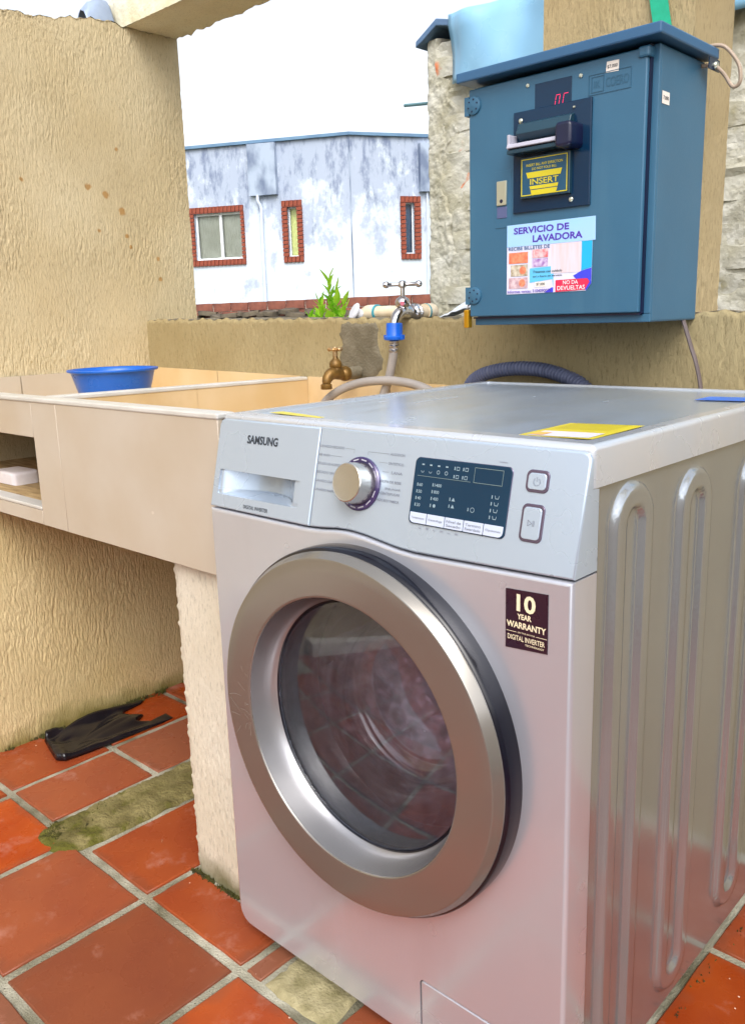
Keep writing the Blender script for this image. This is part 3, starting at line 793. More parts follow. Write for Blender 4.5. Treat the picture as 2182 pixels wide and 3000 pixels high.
mb = MB(); mb.grid(lambda u, v: (-1.281 + 2.6 * u, .7445 + .168 * v, float(PTOP(-1.281 + 2.6 * u)) - .001 + .0022 * math.sin((-1.281 + 2.6 * u) * 61) * (1 - v) + .004 * mnoise.noise(Vector((u * 40, v * 4, 1)))), 200, 8)
mb.build('wall_top', m_cement, t, smooth=True)
# cement patch on the parapet where the pipe was chased in
bm_out = [(-.455, .968), (-.462, .94), (-.452, .918), (-.464, .893), (-.462, .872), (-.44, .858), (-.40, .842), (-.37, .838), (-.345, .846), (-.328, .862), (-.322, .882), (-.334, .905), (-.340, .93), (-.336, .955), (-.345, .969), (-.39, .966), (-.43, .970)]
vs, fs = fill2d(bm_out, [])
bm = bmesh.new(); bv = [bm.verts.new((u, 0, v)) for u, v in vs]
for f in fs: bm.faces.new([bv[i] for i in f])
for _ in range(5):
    es = [e for e in bm.edges if e.calc_length() > .008]
    bmesh.ops.subdivide_edges(bm, edges=es, cuts=1); bmesh.ops.triangulate(bm, faces=bm.faces[:])
bnd = {v for e in bm.edges if e.is_boundary for v in e.verts}
for v in bm.verts:
    v.co.y = .7365 + mnoise.noise(Vector((v.co.x * 40, v.co.z * 40, 3))) * .0022
    if v in bnd:
        v.co.y = .741; v.co.x += mnoise.noise(v.co * 120) * .006; v.co.z += mnoise.noise(v.co * 130 + Vector((5, 1, 2))) * .004
me = bpy.data.meshes.new('cement_patch'); bm.to_mesh(me); bm.free(); me.polygons.foreach_set('use_smooth', [True] * len(me.polygons)); me.materials.append(m_cement)
link(bpy.data.objects.new('cement_patch', me), t)

# column carrying the coin box
t = thing('stucco_column', (.23, .82, .972), 'square beige stucco column standing on the low wall behind the blue box', 'column')
def edc(pts, a, b): return pts
mb = MB()
stucco_face(mb, (.088, .742, .972), (0, -1, 0), (1, 0, 0), (0, 0, 1), .282, .84, .0024, .0042, 31, .8)
stucco_face(mb, (.37, .742, .972), (1, 0, 0), (0, 1, 0), (0, 0, 1), .158, .84, .0024, .0042, 32, .8)
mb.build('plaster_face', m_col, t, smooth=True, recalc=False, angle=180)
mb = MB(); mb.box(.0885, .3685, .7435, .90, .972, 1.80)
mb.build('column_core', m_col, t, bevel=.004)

# beam on top
t = thing('stucco_beam', (-.2, .83, 1.797), 'beige plastered beam spanning above the low wall', 'beam')
mb = MB()
def edb(pts, a, b): return pts
stucco_face(mb, (-1.355, .752, 1.795), (0, -1, 0), (1, 0, 0), (0, 0, 1), 3.9, .30, .007, .006, 41, 1.0)
mb.build('plaster_face', M('beam_front', lin(232, 230, 214), .9, col2=lin(206, 198, 164), vs=10, bump=.5, bs=150, detail=7, bdist=.004), t, smooth=True, recalc=False, angle=180)
mb = MB(); mb.grid(lambda u, v: (-1.281 + 3.8 * u, .7525 + .172 * v, 1.7945 + .004 * mnoise.noise(Vector((u * 60, v * 5, 7))) + .010 * (v > .95) * mnoise.noise(Vector((u * 130, 4, 7)))), 260, 10)
mb.build('soffit', m_beam, t, smooth=True)
mb = MB(); mb.box(-1.353, 2.55, .756, .922, 1.802, 2.095)
mb.build('beam_core', m_beam, t)

# pillar right of the frame and far patio walls (seen only as reflections)
t = thing('patio_wall', (2.66, -1.3, 0), 'plain pale plaster wall closing the patio opposite the stucco wall', 'wall')
mb = MB(); mb.box(2.6, 2.76, -3.6, .95, GROUND_Z, 1.05); mb.build('plaster', m_far, t)
t = thing('patio_wall', (.6, -3.68, 0), 'plain grey plaster wall closing the patio facing the machine front', 'wall')
mb = MB(); mb.box(-1.44, 2.76, -3.76, -3.602, GROUND_Z, 1.05); mb.build('plaster', m_far, t)
mb = MB(); mb.box(-1.279, -1.17, -3.60, -1.0, -.004, .09); tag(mb.build('kerb', M('pale_kerb', lin(226, 222, 210), .8), None, bevel=.01), kind='structure')

# ================================================================== SINK
sk = thing('laundry_sink', (-.64, .38, .6), 'long beige tiled laundry sink with divider and open soap shelf', 'sink')
SX1 = -.008
mp_front = lambda y0: (lambda u, v, d: (u, y0 + d, v))
def sink_tile(name, x0, x1, z0, z1, y=.03, mat=m_ceramic, g=.0008):
    mb = MB(); plate(mb, quadpoly(x0 + g, x1 - g, z0, z1), mp_front(y), .009, r=.0012, seg=2, back=True)
    return mb.build(name, mat, sk, smooth=True, angle=50)
sink_tile('tile', -.502, SX1, .5965, .8415)
sink_tile('tile', -.601, -.502, .5965, .8415, .0305)
sink_tile('tile', -.94, -.601, .771, .8415, .031); sink_tile('tile', -1.279, -.94, .771, .8415, .031)
sink_tile('tile', -.94, -.601, .5965, .6255, .031); sink_tile('tile', -1.279, -.94, .5965, .6255, .031)
# concrete carcass
mb = MB()
mb.box(-1.278, SX1, .0405, .062, .598, .841) if False else None
mb.box(-.600, SX1, .0405, .060, .5975, .8395)            # front panel of basin
mb.box(-1.278, -.600, .0405, .060, .772, .8395)
mb.box(-1.278, -.600, .0405, .060, .5975, .626)
mb.box(-1.278, SX1, .0605, .738, .5975, .625)            # bottom slab
mb.box(-1.278, -.600, .0605, .738, .771, .785)           # floor of shallow tray
mb.box(-.600, -.575, .0605, .738, .625, .835)            # divider
mb.box(-.03, SX1, .0605, .738, .625, .8395)              # right end
mb.build('carcass', m_ceramic2, sk)
mb = MB(); mb.box(-1.278, -.602, .0605, .73, .6255, .632)
mb.build('shelf', m_shelf, sk, bevel=.002)
mb = MB(); mb.box(-1.278, -.602, .50, .51, .632, .771); mb.build('shelf_back', m_ceramic2, sk)
# glazed linings
def lining(name, vs, mat=m_ceramic2):
    mb = MB(); mb.add(vs, [(0, 1, 2, 3)]); return mb.build(name, mat, sk)
zb = lambda x: .834 + (-.19 - x) * .0175
lining('tile', [(-.574, .061, .626), (-.574, .40, .626), (-.574, .40, .839), (-.574, .061, .842)])
lining('tile', [(-.574, .402, .626), (-.574, .737, .626), (-.574, .737, .833), (-.574, .402, .8388)])
xs = [-1.279, -.94, -.60]
for i in range(2):
    mb = MB(); x0, x1 = xs[i] + .001, xs[i + 1] - .001
    mb.add([(x0, .7335, .786), (x1, .7335, .786), (x1, .7335, zb(x1)), (x0, .7335, zb(x0)), (x0, .7395, zb(x0)), (x1, .7395, zb(x1))], [(0, 1, 2, 3), (3, 2, 5, 4)])
    mb.build('tile', m_ceramic2, sk)
xs = [-.574, -.30, -.031]
for i in range(2):
    mb = MB(); x0, x1 = xs[i] + .001, xs[i + 1] - .001
    mb.add([(x0, .7335, .626), (x1, .7335, .626), (x1, .7335, zb(x1)), (x0, .7335, zb(x0)), (x0, .7395, zb(x0)), (x1, .7395, zb(x1))], [(0, 1, 2, 3), (3, 2, 5, 4)])
    mb.build('tile', m_ceramic2, sk)
ys = [.061, .33, .60, .733]
for i in range(3):
    mb = MB(); y0, y1 = ys[i] + .001, ys[i + 1] - .001
    mb.add([(-1.272, y0, .786), (-1.272, y1, .786), (-1.272, y1, .853), (-1.272, y0, .853), (-1.279, y1, .853), (-1.279, y0, .853)], [(0, 1, 2, 3), (3, 2, 4, 5)])
    mb.build('tile', m_ceramic, sk)
# aluminium edge trims
mb = MB(); mb.box(-1.278, SX1 + .001, .028, .062, .8405, .8495); mb.build('edge_trim', m_alu, sk, bevel=.0025)
mb = MB(); mb.add([(-.602, .0625, .840), (-.572, .0625, .840), (-.572, .7325, .832), (-.602, .7325, .832), (-.602, .0625, .8495), (-.572, .0625, .8495), (-.572, .7325, .8405), (-.602, .7325, .8405)], [(0, 3, 2, 1), (4, 5, 6, 7), (0, 1, 5, 4), (1, 2, 6, 5), (2, 3, 7, 6), (3, 0, 4, 7)])
mb.build('edge_trim', m_alu, sk, bevel=.0025)
mb = MB(); mb.box(-1.278, -.6015, .0295, .062, .6262, .6335); mb.build('edge_trim', m_alu, sk, bevel=.002)

# supports under the sink
t = thing('sink_support_wall', (-.1, .4, 0), 'short cream stucco pier under the sink beside the machine', 'wall')
mb = MB()
def eds(pts, a, b):
    z = pts[:, :, 2]; x = pts[:, :, 0]
    w = np.clip(1 - a / .02, 0, 1)
    pts[:, :, 0] += w * (.0035 * np.sin(z * 160 + 2 * np.sin(z * 37)) + .002 * np.sin(z * 393))
    pts[:, :, 1] += (w ** 2) * .006
    return pts
stucco_face(mb, (-.192, .051, -.003), (0, -1, 0), (1, 0, 0), (0, 0, 1), .184, .5995, .0015, .003, 51, .32, eds)
mb.build('plaster_face', m_support, t, smooth=True, recalc=False, angle=180)
mb = MB(); mb.box(-.191, -.009, .0565, .738, -.003, .5965); mb.build('wall_core', m_support, t)
t = thing('sink_support_wall', (-.95, .37, 0), 'beige dragged-stucco wall carrying the sink behind the black bag', 'wall')
mb = MB()
stucco_face(mb, (-.915, .012, -.003), (1, 0, 0), (0, 1, 0), (0, 0, 1), .726, .5995, .0015, .0034, 61, .72)
stucco_face(mb, (-1.0, .012, -.003), (0, -1, 0), (1, 0, 0), (0, 0, 1), .085, .5995, .003, .006, 62, .8)
mb.build('plaster_face', m_under, t, smooth=True, recalc=False, angle=180)
mb = MB(); mb.box(-1.0, -.918, .015, .738, -.003, .5965); mb.build('wall_core', m_under, t)

# ================================================================== WASHING MACHINE
wm = thing('washing_machine', (.3, .33, 0), 'silver front-loading washing machine with big round glass door beside the sink', 'washing machine')
YP = .046                                    # cabinet front edge
yf = lambda z: max(0.0, (z - .716)) * (.032 / .134)
mpF = lambda u, v, d: (u, d, v)
mpC = lambda u, v, d: (u, yf(v) + d, v)
def mpCb(u, v, d):                           # control panel: rim depth, then straight back to the cabinet
    return (u, yf(v) + d, v) if d < .02 else (u, YP if v < .805 else .0338, v)
SEAM = [(0.0, .7175), (.13, .7165), (.205, .7160), (.235, .7178), (.262, .7210), (.285, .7218), (.310, .7200), (.34, .7160), (.365, .7125), (.39, .7110), (.43, .7118), (.60, .7165)]
def seam(x):
    return float(np.interp(x, [a for a, b in SEAM], [b for a, b in SEAM]))
sx = sorted(set([0.0 + .6 * k / 60 for k in range(61)]))
CX, CZ = .299, .463
# lower front panel with door opening and filter hatch opening
low = []
zb0 = .022
low += [(.03, zb0)] + [(.57, zb0)]
low = rrect(0, .6, zb0, .70, .0, rs=(.028, .012, .001, .001), n=6)
low = [q for q in low if q[1] < .69]
low = [(.6, .03)] + []
outl = []
for k in range(7):
    a = R(180 + 90 * k / 6); outl.append((.028 + .028 * math.cos(a), zb0 + .028 + .028 * math.sin(a)))
for k in range(7):
    a = R(270 + 90 * k / 6); outl.append((.6 - .014 + .014 * math.cos(a), zb0 + .014 + .014 * math.sin(a)))
for x in reversed(sx): outl.append((x, seam(x) - .0012))
hatch = rrect(.3865, .56, .044, .130, .006, 4)
mb = MB()
plate(mb, outl, lambda u, v, d: (u, d if d < .02 else YP, v), .03, r=.005, holes=[circ(CX, CZ, .205, 96)[::-1], hatch[::-1]], hdepth=.012, seg=4)
mb.build('front_panel', m_silver, wm, smooth=True, angle=40)
mb = MB(); plate(mb, rrect(.3882, .5583, .0457, .1283, .0050, 4), lambda u, v, d: (u, -.0006 + d, v), .010, r=.0020, seg=3)
mb.build('filter_hatch', m_silver, wm, smooth=True, angle=40)
# drawer front
dr_out = [(x, seam(x) + .0012) for x in sx if x <= .2110] + [(.2110, seam(.211) + .0012)]
dr = list(dict.fromkeys(dr_out)) + [(.2110, .8435), (.010, .8435), (.003, .841), (0, .835)]
rec = rrect(.0135, .1855, .7375, .7725, .003, 3)
mb = MB(); plate(mb, dr, mpCb, .03, r=.0022, holes=[rec[::-1]], hdepth=.002, seg=3)
drawer = mb.build('detergent_drawer', m_panel, wm, smooth=True, angle=40)
mb = MB()
def recf(u, v):
    x = .0135 + .172 * u; z = .7375 + .035 * v
    dep = .002 + .030 * math.sin(math.pi * min(max((x - .022) / .150, 0), 1)) ** .8
    return (x, yf(z) + dep, z)
mb.grid(recf, 48, 8)
mb.grid(lambda u, v: (.0135 + .172 * u, yf(.7375) + .0015 + v * (recf(u, 0)[1] - yf(.7375) - .0015), .7375 + .006 * v * v), 48, 6)
mb.grid(lambda u, v: (.0135 + .172 * u, yf(.7725) + .0015 + v * (recf(u, 1)[1] - yf(.7725) - .0015), .7725), 48, 2)
mb.build('handle_recess', m_panel, drawer, smooth=True, angle=50)
letter('lettering', 'SAMSUNG', .0665, .8125, .0650, .0117, mpC, m_ink, drawer, bold=.03)
letter('lettering', 'DIGITAL INVERTER', .0755, .7238, .052, .0050, mpC, m_ink, drawer)
# control panel
cp = [(x, seam(x) + .0012) for x in sx if x >= .2125]
cp = [(.2122, seam(.2122) + .0012)] + [q for q in cp if q[0] > .213] + [(.6, .8043), (.6, .8057), (.6, .836), (.597, .841), (.590, .8435), (.2122, .8435)]
disp = rrect(.3775, .5115, .7455, .8205, .006, 5)
mb = MB(); plate(mb, cp, mpCb, .03, r=.0022, holes=[], seg=3)
panel = mb.build('control_panel', m_panel, wm, smooth=True, angle=40)
# display
def mpo(off): return lambda u, v, d: (u, yf(v) - off + d, v)
mb = MB(); plate(mb, rrect(.3772, .5118, .7452, .8208, .0062, 5), mpo(.0008), .0012, r=.0004, seg=1)
mb.build('display_rim', m_btnrim, panel, smooth=True)
mb = MB(); plate(mb, disp, mpo(.0016), .0016, r=.0005, seg=2)
screen = mb.build('display_screen', m_screen, wm, smooth=True, angle=40)
e = .0021
def pr(name, body, u, v, w, h, mat=m_screenprint): letter(name, body, u, v, w, h, mpC, mat, screen, eps=e)
kx = [.3790, .4045, .4305, .4570, .4840, .5100]
kt = [('Temperatura',), ('Centrifuga',), ('Nivel de', 'Secado'), ('Termino', 'Retardado'), ('Opciones',)]
for i in range(5):
    rs_ = (.0055 if i == 0 else .0004, .0055 if i == 4 else .0004, .0004, .0004)
    mb = MB(); plate(mb, rrect(kx[i] + .0005, kx[i + 1] - .0005, .7466, .7585, 0, 3, rs=rs_), mpo(.0021), .0006, r=.0002, seg=1)
    k = mb.build('touch_key', m_touch, screen)
    ls = kt[i]; hh = .0030
    for j, s in enumerate(ls):
        zz = .7525 - hh / 2 + (0 if len(ls) == 1 else (.0021 if j == 0 else -.0023))
        letter('lettering', s, kx[i] + .003, zz, (kx[i + 1] - kx[i]) - .006, hh, mpC, m_inkg, k, eps=.0024) if False else letter('lettering', s, kx[i] + .0030, zz, (kx[i + 1] - kx[i]) - .006, hh, mpC, m_inkg, screen, eps=.0025)
def tick(u, v): flat('indicator', quadpoly(u, u + .0013, v, v + .0036), mpC, m_screenprint, screen, eps=e)
for i, s in enumerate(['60', '50', '40', '20']):
    z = .7885 - i * .0076; tick(.3845, z); pr('lettering', s, .3872, z, .0052, .0036)
for i, s in enumerate(['1400', '800', '400']):
    z = .7900 - i * .0076; tick(.4070, z); pr('lettering', s, .4100, z, .010 if i == 0 else .0075, .0036)
tick(.407, .7670); flat('indicator', circ(.4130, .7688, .0020, 14), mpC, m_screenprint, screen, eps=e)
for i in range(2): tick(.4335, .7770 - i * .0076); flat('indicator', [(.4365, .777 - i * .0076), (.4415, .777 - i * .0076), (.439, .7810 - i * .0076)], mpC, m_screenprint, screen, eps=e)
tick(.4600, .7690)
def ringp(name, cx, cz, r0, r1, a0=0, a1=360, mat=m_screenprint, par=None, eps=e, n=20, mp=mpC):
    mb = MB(); vs = []; fs = []
    for k in range(n + 1):
        a = R(a0 + (a1 - a0) * k / n)
        vs += [mp(cx + r0 * math.cos(a), cz + r0 * math.sin(a), -eps), mp(cx + r1 * math.cos(a), cz + r1 * math.sin(a), -eps)]
    fs = [(2 * k, 2 * k + 1, 2 * k + 3, 2 * k + 2) for k in range(n)]
    mb.add(vs, fs); return mb.build(name, mat, par or screen, recalc=False)
ringp('indicator', .4665, .7708, .0022, .0028)
for i in range(4):
    tick(.4895, .7860 - i * .0072)
    z = .7860 - i * .0072; flat('indicator', [(.4945, z), (.4985, z), (.4995, z + .0036), (.4988, z + .0036), (.498, z + .0007), (.495, z + .0007), (.4942, z + .0036), (.4935, z + .0036)], mpC, m_screenprint, screen, eps=e)
for i in range(4):
    flat('indicator', quadpoly(.388 + i * .0115, .3915 + i * .0115, .8125, .8140), mpC, m_screenprint, screen, eps=e)
    ringp('indicator', .3898 + i * .0115, .8062, .0016, .0022, 180 if i < 2 else 0, 360)
for i in range(2):
    for j in range(2):
        tick(.4350 + i * .0120, .8110 - j * .0090)
        x0 = .4380 + i * .012; z0 = .8108 - j * .009
        mb = MB()
        for (a, b, c, d) in ((x0, x0 + .0042, z0, z0 + .0006), (x0, x0 + .0042, z0 + .0034, z0 + .004), (x0, x0 + .0006, z0 + .0006, z0 + .0034), (x0 + .0036, x0 + .0042, z0 + .0006, z0 + .0034)):
            mb.add([mpC(p, q, -e) for p, q in quadpoly(a, b, c, d)], [(0, 1, 2, 3)])
        mb.build('indicator', m_screenprint, screen, recalc=False)
mb = MB()
for (a, b, c, d) in ((.463, .501, .8000, .8005), (.463, .501, .8160, .8165), (.463, .4635, .8005, .8160), (.5005, .501, .8005, .8160), (.383, .459, .8000, .8004)):
    mb.add([mpC(p, q, -e) for p, q in quadpoly(a, b, c, d)], [(0, 1, 2, 3)])
mb.build('readout_frame', M('screen_line', lin(118, 140, 140), .5), screen, recalc=False)
for i, s in enumerate(['L', '3', 'L', '3', 'L', '3']):
    pass
for i in range(6): flat('key_mark', quadpoly(.3935 + i * .0105, .397 + i * .0105, .7408, .7415 + .001 * (i % 2)), mpC, m_inkg, panel)
flat('key_mark', quadpoly(.4925, .503, .8245, .8252), mpC, m_inkg, panel)
# buttons
for (z0, z1, nm) in ((.7980, .8210, 'power_button'), (.7472, .7862, 'start_button')):
    mb = MB(); plate(mb, rrect(.5290, .5565, z0, z1, .006, 5), mpo(.0012), .0014, r=.0008, seg=2)
    b = mb.build(nm, m_btnrim, wm, smooth=True, angle=40)
    mb = MB(); plate(mb, rrect(.5318, .5537, z0 + .003, z1 - .003, .0042, 5), mpo(.0022), .0018, r=.0008, seg=2)
    mb.build('button_cap', m_panel, b, smooth=True, angle=40)
    if nm == 'power_button':
        ringp('symbol', .5428, .8092, .0036, .0042, 120, 420, m_inkg, b, .0026)
        flat('symbol', quadpoly(.5425, .5431, .8090, .8140), mpC, m_inkg, b, eps=.0026)
    else:
        mb = MB()
        A, Bq, Cc = (.5388, .7700), (.5388, .7640), (.5436, .7670)
        for p, q in ((A, Bq), (Bq, Cc), (Cc, A)):
            d = Vector((q[0] - p[0], q[1] - p[1])).normalized() * .0003; n_ = (-d.y, d.x)
            mb.add([mpC(p[0] + n_[0], p[1] + n_[1], -.0026), mpC(p[0] - n_[0], p[1] - n_[1], -.0026), mpC(q[0] - n_[0], q[1] - n_[1], -.0026), mpC(q[0] + n_[0], q[1] + n_[1], -.0026)], [(0, 1, 2, 3)])
        for x in (.5446, .5460): mb.add([mpC(p, q, -.0026) for p, q in quadpoly(x, x + .0006, .764, .770)], [(0, 1, 2, 3)])
        mb.build('symbol', m_inkg, b, recalc=False)
# dial
nrm = Vector((0, -1, .2388)).normalized()
KC = Vector((.2925, yf(.7805), .7805))
mb = MB(); mb.lathe([(.0335, -.001), (.0335, .002), (.0318, .0035), (.0285, .0035), (.0262, .0022), (.0255, .0015)], KC, nrm, 56)
dial = mb.build('dial', m_purple, wm, smooth=True, angle=40)
mb = MB()
a_ = Vector((1, 0, 0)); b_ = nrm.cross(a_).normalized()
for th in range(20, 340, 26):
    for w in (0,):
        d0 = a_ * math.cos(R(th)) + b_ * math.sin(R(th)); d1 = a_ * math.cos(R(th + 17)) + b_ * math.sin(R(th + 17))
        mb.add([KC + nrm * .0038 + d0 * .0292, KC + nrm * .0038 + d0 * .0308, KC + nrm * .0038 + d1 * .0308, KC + nrm * .0038 + d1 * .0292], [(0, 1, 2, 3)])
mb.build('dial_mark', m_chute, dial, recalc=False)
mb = MB(); mb.lathe([(.0262, .001), (.0258, .008), (.0245, .022), (.0240, .0245), (.0228, .0255), (.0215, .0252), (.0, .0252)], KC, nrm, 56)
mb.build('knob', m_knob, dial, smooth=True, angle=30)
# programme names round the dial
rt = [('ALGODON', .3361, .8185, .0228), ('SINTETICO', .3349, .8076, .0240), ('LANA', .3415, .7972, .0172), ('ROPA DE BEBE', .3260, .7862, .0325), ('ENJUAGAR', .3345, .7778, .0245), ('+CENTRIFUGAR', .3250, .7722, .0340), ('LAVADO ECO TAMBOR', .3178, .7640, .0412)]
for s, x, z, w in rt: letter('lettering', s, x, z, w, .0031, mpC, m_inkg, panel)
lt_ = [('LAVADO+SECADO', .2145, .8194, .0440), ('AIR WASH', .2140, .8085, .0200), ('SECADO DE ALGODON', .2140, .7976, .046), ('SECADO SINTET.', .2138, .7867, .043), ('LAVADO DIARIO', .2138, .7759, .040), ('LAVADO RAPIDO', .2138, .7646, .043)]
for s, x, z, w in lt_: letter('lettering', s, x, z, w, .0031, mpC, m_inkg, panel)
mb = MB()
for (a, b, c, d) in ((.2602, .2762, .8207, .8211), (.2758, .2762, .8160, .8207), (.3000, .3340, .8198, .8202), (.2996, .3000, .8160, .8202), (.2350, .2560, .8098, .8102), (.3200, .3335, .8090, .8094), (.3265, .3370, .7986, .799)):
    mb.add([mpC(p, q, -.0004) for p, q in quadpoly(a, b, c, d)], [(0, 1, 2, 3)])
mb.build('leader_line', m_inkg, panel, recalc=False)

# cabinet
D = .672
mb = MB()
nu, nv = 160, 200
yy = np.linspace(YP + .0025, D, nu + 1); zz = np.linspace(.024, .8035, nv + 1)
YY, ZZ = np.meshgrid(yy, zz)
hgt = np.zeros_like(YY)
for (yc, hw, z0, z1) in ((.128, .049, .030, .800), (.293, .049, .045, .792), (.492, .049, .065, .785)):
    zc = np.clip(ZZ, z0 + hw, z1 - hw)
    d = hw - np.sqrt((YY - yc) ** 2 + (ZZ - zc) ** 2)
    s1 = np.clip(d / .0065, 0, 1); s1 = s1 * s1 * (3 - 2 * s1)
    s2 = np.clip((d - .027) / .005, 0, 1); s2 = s2 * s2 * (3 - 2 * s2)
    hgt += .0075 * s1 - .0068 * s2
X = .5945 + hgt * 1.0
pts = np.stack([X, YY, ZZ], -1).reshape(-1, 3)
mb.v = [tuple(q) for q in pts.tolist()]
I = np.arange((nu + 1) * (nv + 1)).reshape(nv + 1, nu + 1)
mb.f = [tuple(f) for f in np.stack([I[:-1, :-1], I[:-1, 1:], I[1:, 1:], I[1:, :-1]], -1).reshape(-1, 4).tolist()]
mb.build('side_panel', m_side, wm, smooth=True, recalc=False, angle=180)
mb = MB(); mb.box(.0005, .012, YP + .001, D, .024, .8035); mb.build('side_panel', m_side, wm)
mb = MB(); mb.box(.013, .587, D - .012, D - .001, .024, .8035); mb.build('back_panel', m_side, wm)
mb = MB(); mb.box(.0125, .5875, YP + .004, D - .013, .024, .036); mb.build('base', m_darkin, wm)
mb = MB(); plate(mb, quadpoly(.002, .598, .03, .80), lambda u, v, d: (u, YP - .002 + d, v), .006, holes=[circ(CX, CZ, .199, 64)[::-1]], hdepth=.006); mb.build('inner_frame', m_darkin, wm)
for (x, y) in ((.06, .10), (.54, .10), (.06, .60), (.54, .60)):
    mb = MB(); mb.lathe([(0, .0), (.021, .0), (.022, .004), (.016, .010), (.010, .012), (.010, .026)], (x, y, 0), (0, 0, 1), 20)
    mb.build('foot', m_rubber, wm, smooth=True)
# lid
mpT = lambda u, v, d: (u, v, .850 - d)
mb = MB()
plate(mb, rrect(0, .6, .0345, .677, .006, 4), mpT, .0445, r=.0065, seg=4, holes=[rrect(.020, .578, .062, .664, .008, 4)[::-1]], hdepth=.004)
lid = mb.build('lid', m_lidframe, wm, smooth=True, angle=40)
mb = MB(); mb.grid(lambda u, v: (.020 + .558 * u, .062 + .602 * v, .8468 + .0012 * math.sin(math.pi * u) * math.sin(math.pi * v)), 30, 30)
mb.build('lid_plate', m_lid, lid, smooth=True)
mb = MB(); mb.box(.0, .6, .0345, .052, .8442, .8450) if False else None
# labels on the lid
def toplabel(name, poly, mat, dz=0.0):
    mb = MB(); mb.add([(x, y, .8488 + dz) for x, y in poly], [tuple(range(len(poly)))]); return mb.build(name, mat, lid, recalc=False)
toplabel('energy_label', [(.487, .066), (.573, .078), (.570, .206), (.484, .186)], m_yellow)
toplabel('label_print', [(.496, .072), (.566, .083), (.5645, .122), (.495, .112)], m_lilac, .0004)
toplabel('label_print', [(.497, .076), (.512, .078), (.512, .100), (.497, .098)], m_orange, .0008)
for k in range(7):
    y = .136 + k * .0085
    toplabel('label_print', [(.492, y), (.558, y + .010), (.558, y + .0112), (.492, y + .0012)], m_darkyel, .0004)
toplabel('yellow_label', [(.046, .083), (.166, .070), (.166, .082), (.052, .104)], m_yellow)
toplabel('blue_label', [(.500, .505), (.578, .520), (.577, .575), (.500, .562)], m_bluelab)
for k in range(3): toplabel('label_print', [(.515, .525 + k * .014), (.565, .533 + k * .014), (.565, .5355 + k * .014), (.515, .5275 + k * .014)], M('blue_print', lin(80, 150, 235), .5) if k == 0 else bpy.data.materials['blue_print'], .0004)

# door: axis along -y
ax = (0, -1, 0); oc = (CX, 0, CZ)
mb = MB(); mb.lathe([(.243, -.001), (.2435, .010), (.2430, .022), (.2415, .026), (.2390, .0275)], oc, ax, 160)
door = mb.build('door', m_black, wm, smooth=True, angle=50)
mb = MB(); mb.lathe([(.2392, .0270), (.2388, .0290), (.2330, .0395), (.2322, .0406), (.2310, .0411), (.2290, .0413), (.215, .0413), (.200, .0413), (.1850, .0413), (.1832, .0410), (.1822, .0403), (.1816, .0390)], oc, ax, 160)
mb.build('door_ring', m_ring, door, smooth=True, angle=9)
mb = MB(); mb.lathe([(.1817, .0390), (.1805, .032), (.1785, .021), (.1755, .010), (.1725, .004), (.1700, .001), (.1680, -.001)], oc, ax, 160)
mb.build('bezel', m_bezel, door, smooth=True, angle=60)
mb = MB(); mb.lathe([(.1700, .0002), (.1672, .0020), (.1655, -.001), (.1650, -.006)], oc, ax, 120)
mb.build('seal_ring', m_black, door, smooth=True, angle=60)
FLIPG = True; FLIPW = False
prof = [(.1655, .000), (.1640, -.012), (.1600, -.026), (.1540, -.042), (.1465, -.056), (.1452, -.0585), (.1440, -.0598), (.1434, -.0620), (.1430, -.0650), (.1370, -.082), (.1290, -.098), (.1215, -.107), (.1185, -.1085), (.1160, -.1065), (.1140, -.1085), (.1080, -.1130), (.0900, -.116), (.06, -.118), (.0, -.119)]
mb = MB(); mb.lathe(prof, oc, ax, 128)
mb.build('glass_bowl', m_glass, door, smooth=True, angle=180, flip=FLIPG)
cw = [(.1660 * k / 14, -.001 + .012 * (1 - (k / 14) ** 2)) for k in range(15)][::-1]
mb = MB(); mb.lathe(cw, oc, ax, 128)
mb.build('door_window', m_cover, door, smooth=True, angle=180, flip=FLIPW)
mb = MB(); mb.lathe([(.198, -.010), (.186, -.014), (.182, -.030), (.186, -.042), (.181, -.055), (.172, -.068), (.172, -.082), (.186, -.090)], oc, ax, 96)
mb.build('gasket', m_rubber, wm, smooth=True, angle=60)
# drum with pressed diamonds
mb = MB(); seg = 120; rings = 40
def drumf(u, v):
    th = 2 * math.pi * u; y = .095 + .32 * v
    r = .236 if v > .06 else .190 + .046 * (v / .06)
    a = (u * 42) % 1.0; b = (v * 9 + (0.5 if int(u * 42) % 2 else 0)) % 1.0
    if v > .08: r -= .0045 * max(0, 1 - 2 * (abs(a - .5) + abs(b - .5)))
    lift = 0
    for k in range(3):
        dth = (u - (k / 3 + .14) + .5) % 1 - .5
        lift = max(lift, .045 * max(0, 1 - abs(dth) / .035))
    return (CX + (r - lift) * math.cos(th), y, CZ + (r - lift) * math.sin(th))
mb.grid(drumf, 168, 54)
mb.grid(lambda u, v: (CX + .236 * (1 - v) * math.cos(2 * math.pi * u), .415 - .012 * (v > .3) + .004 * math.sin(v * 40), CZ + .236 * (1 - v) * math.sin(2 * math.pi * u)), 96, 30)
mb.build('drum', m_drum, wm, smooth=True, angle=30)
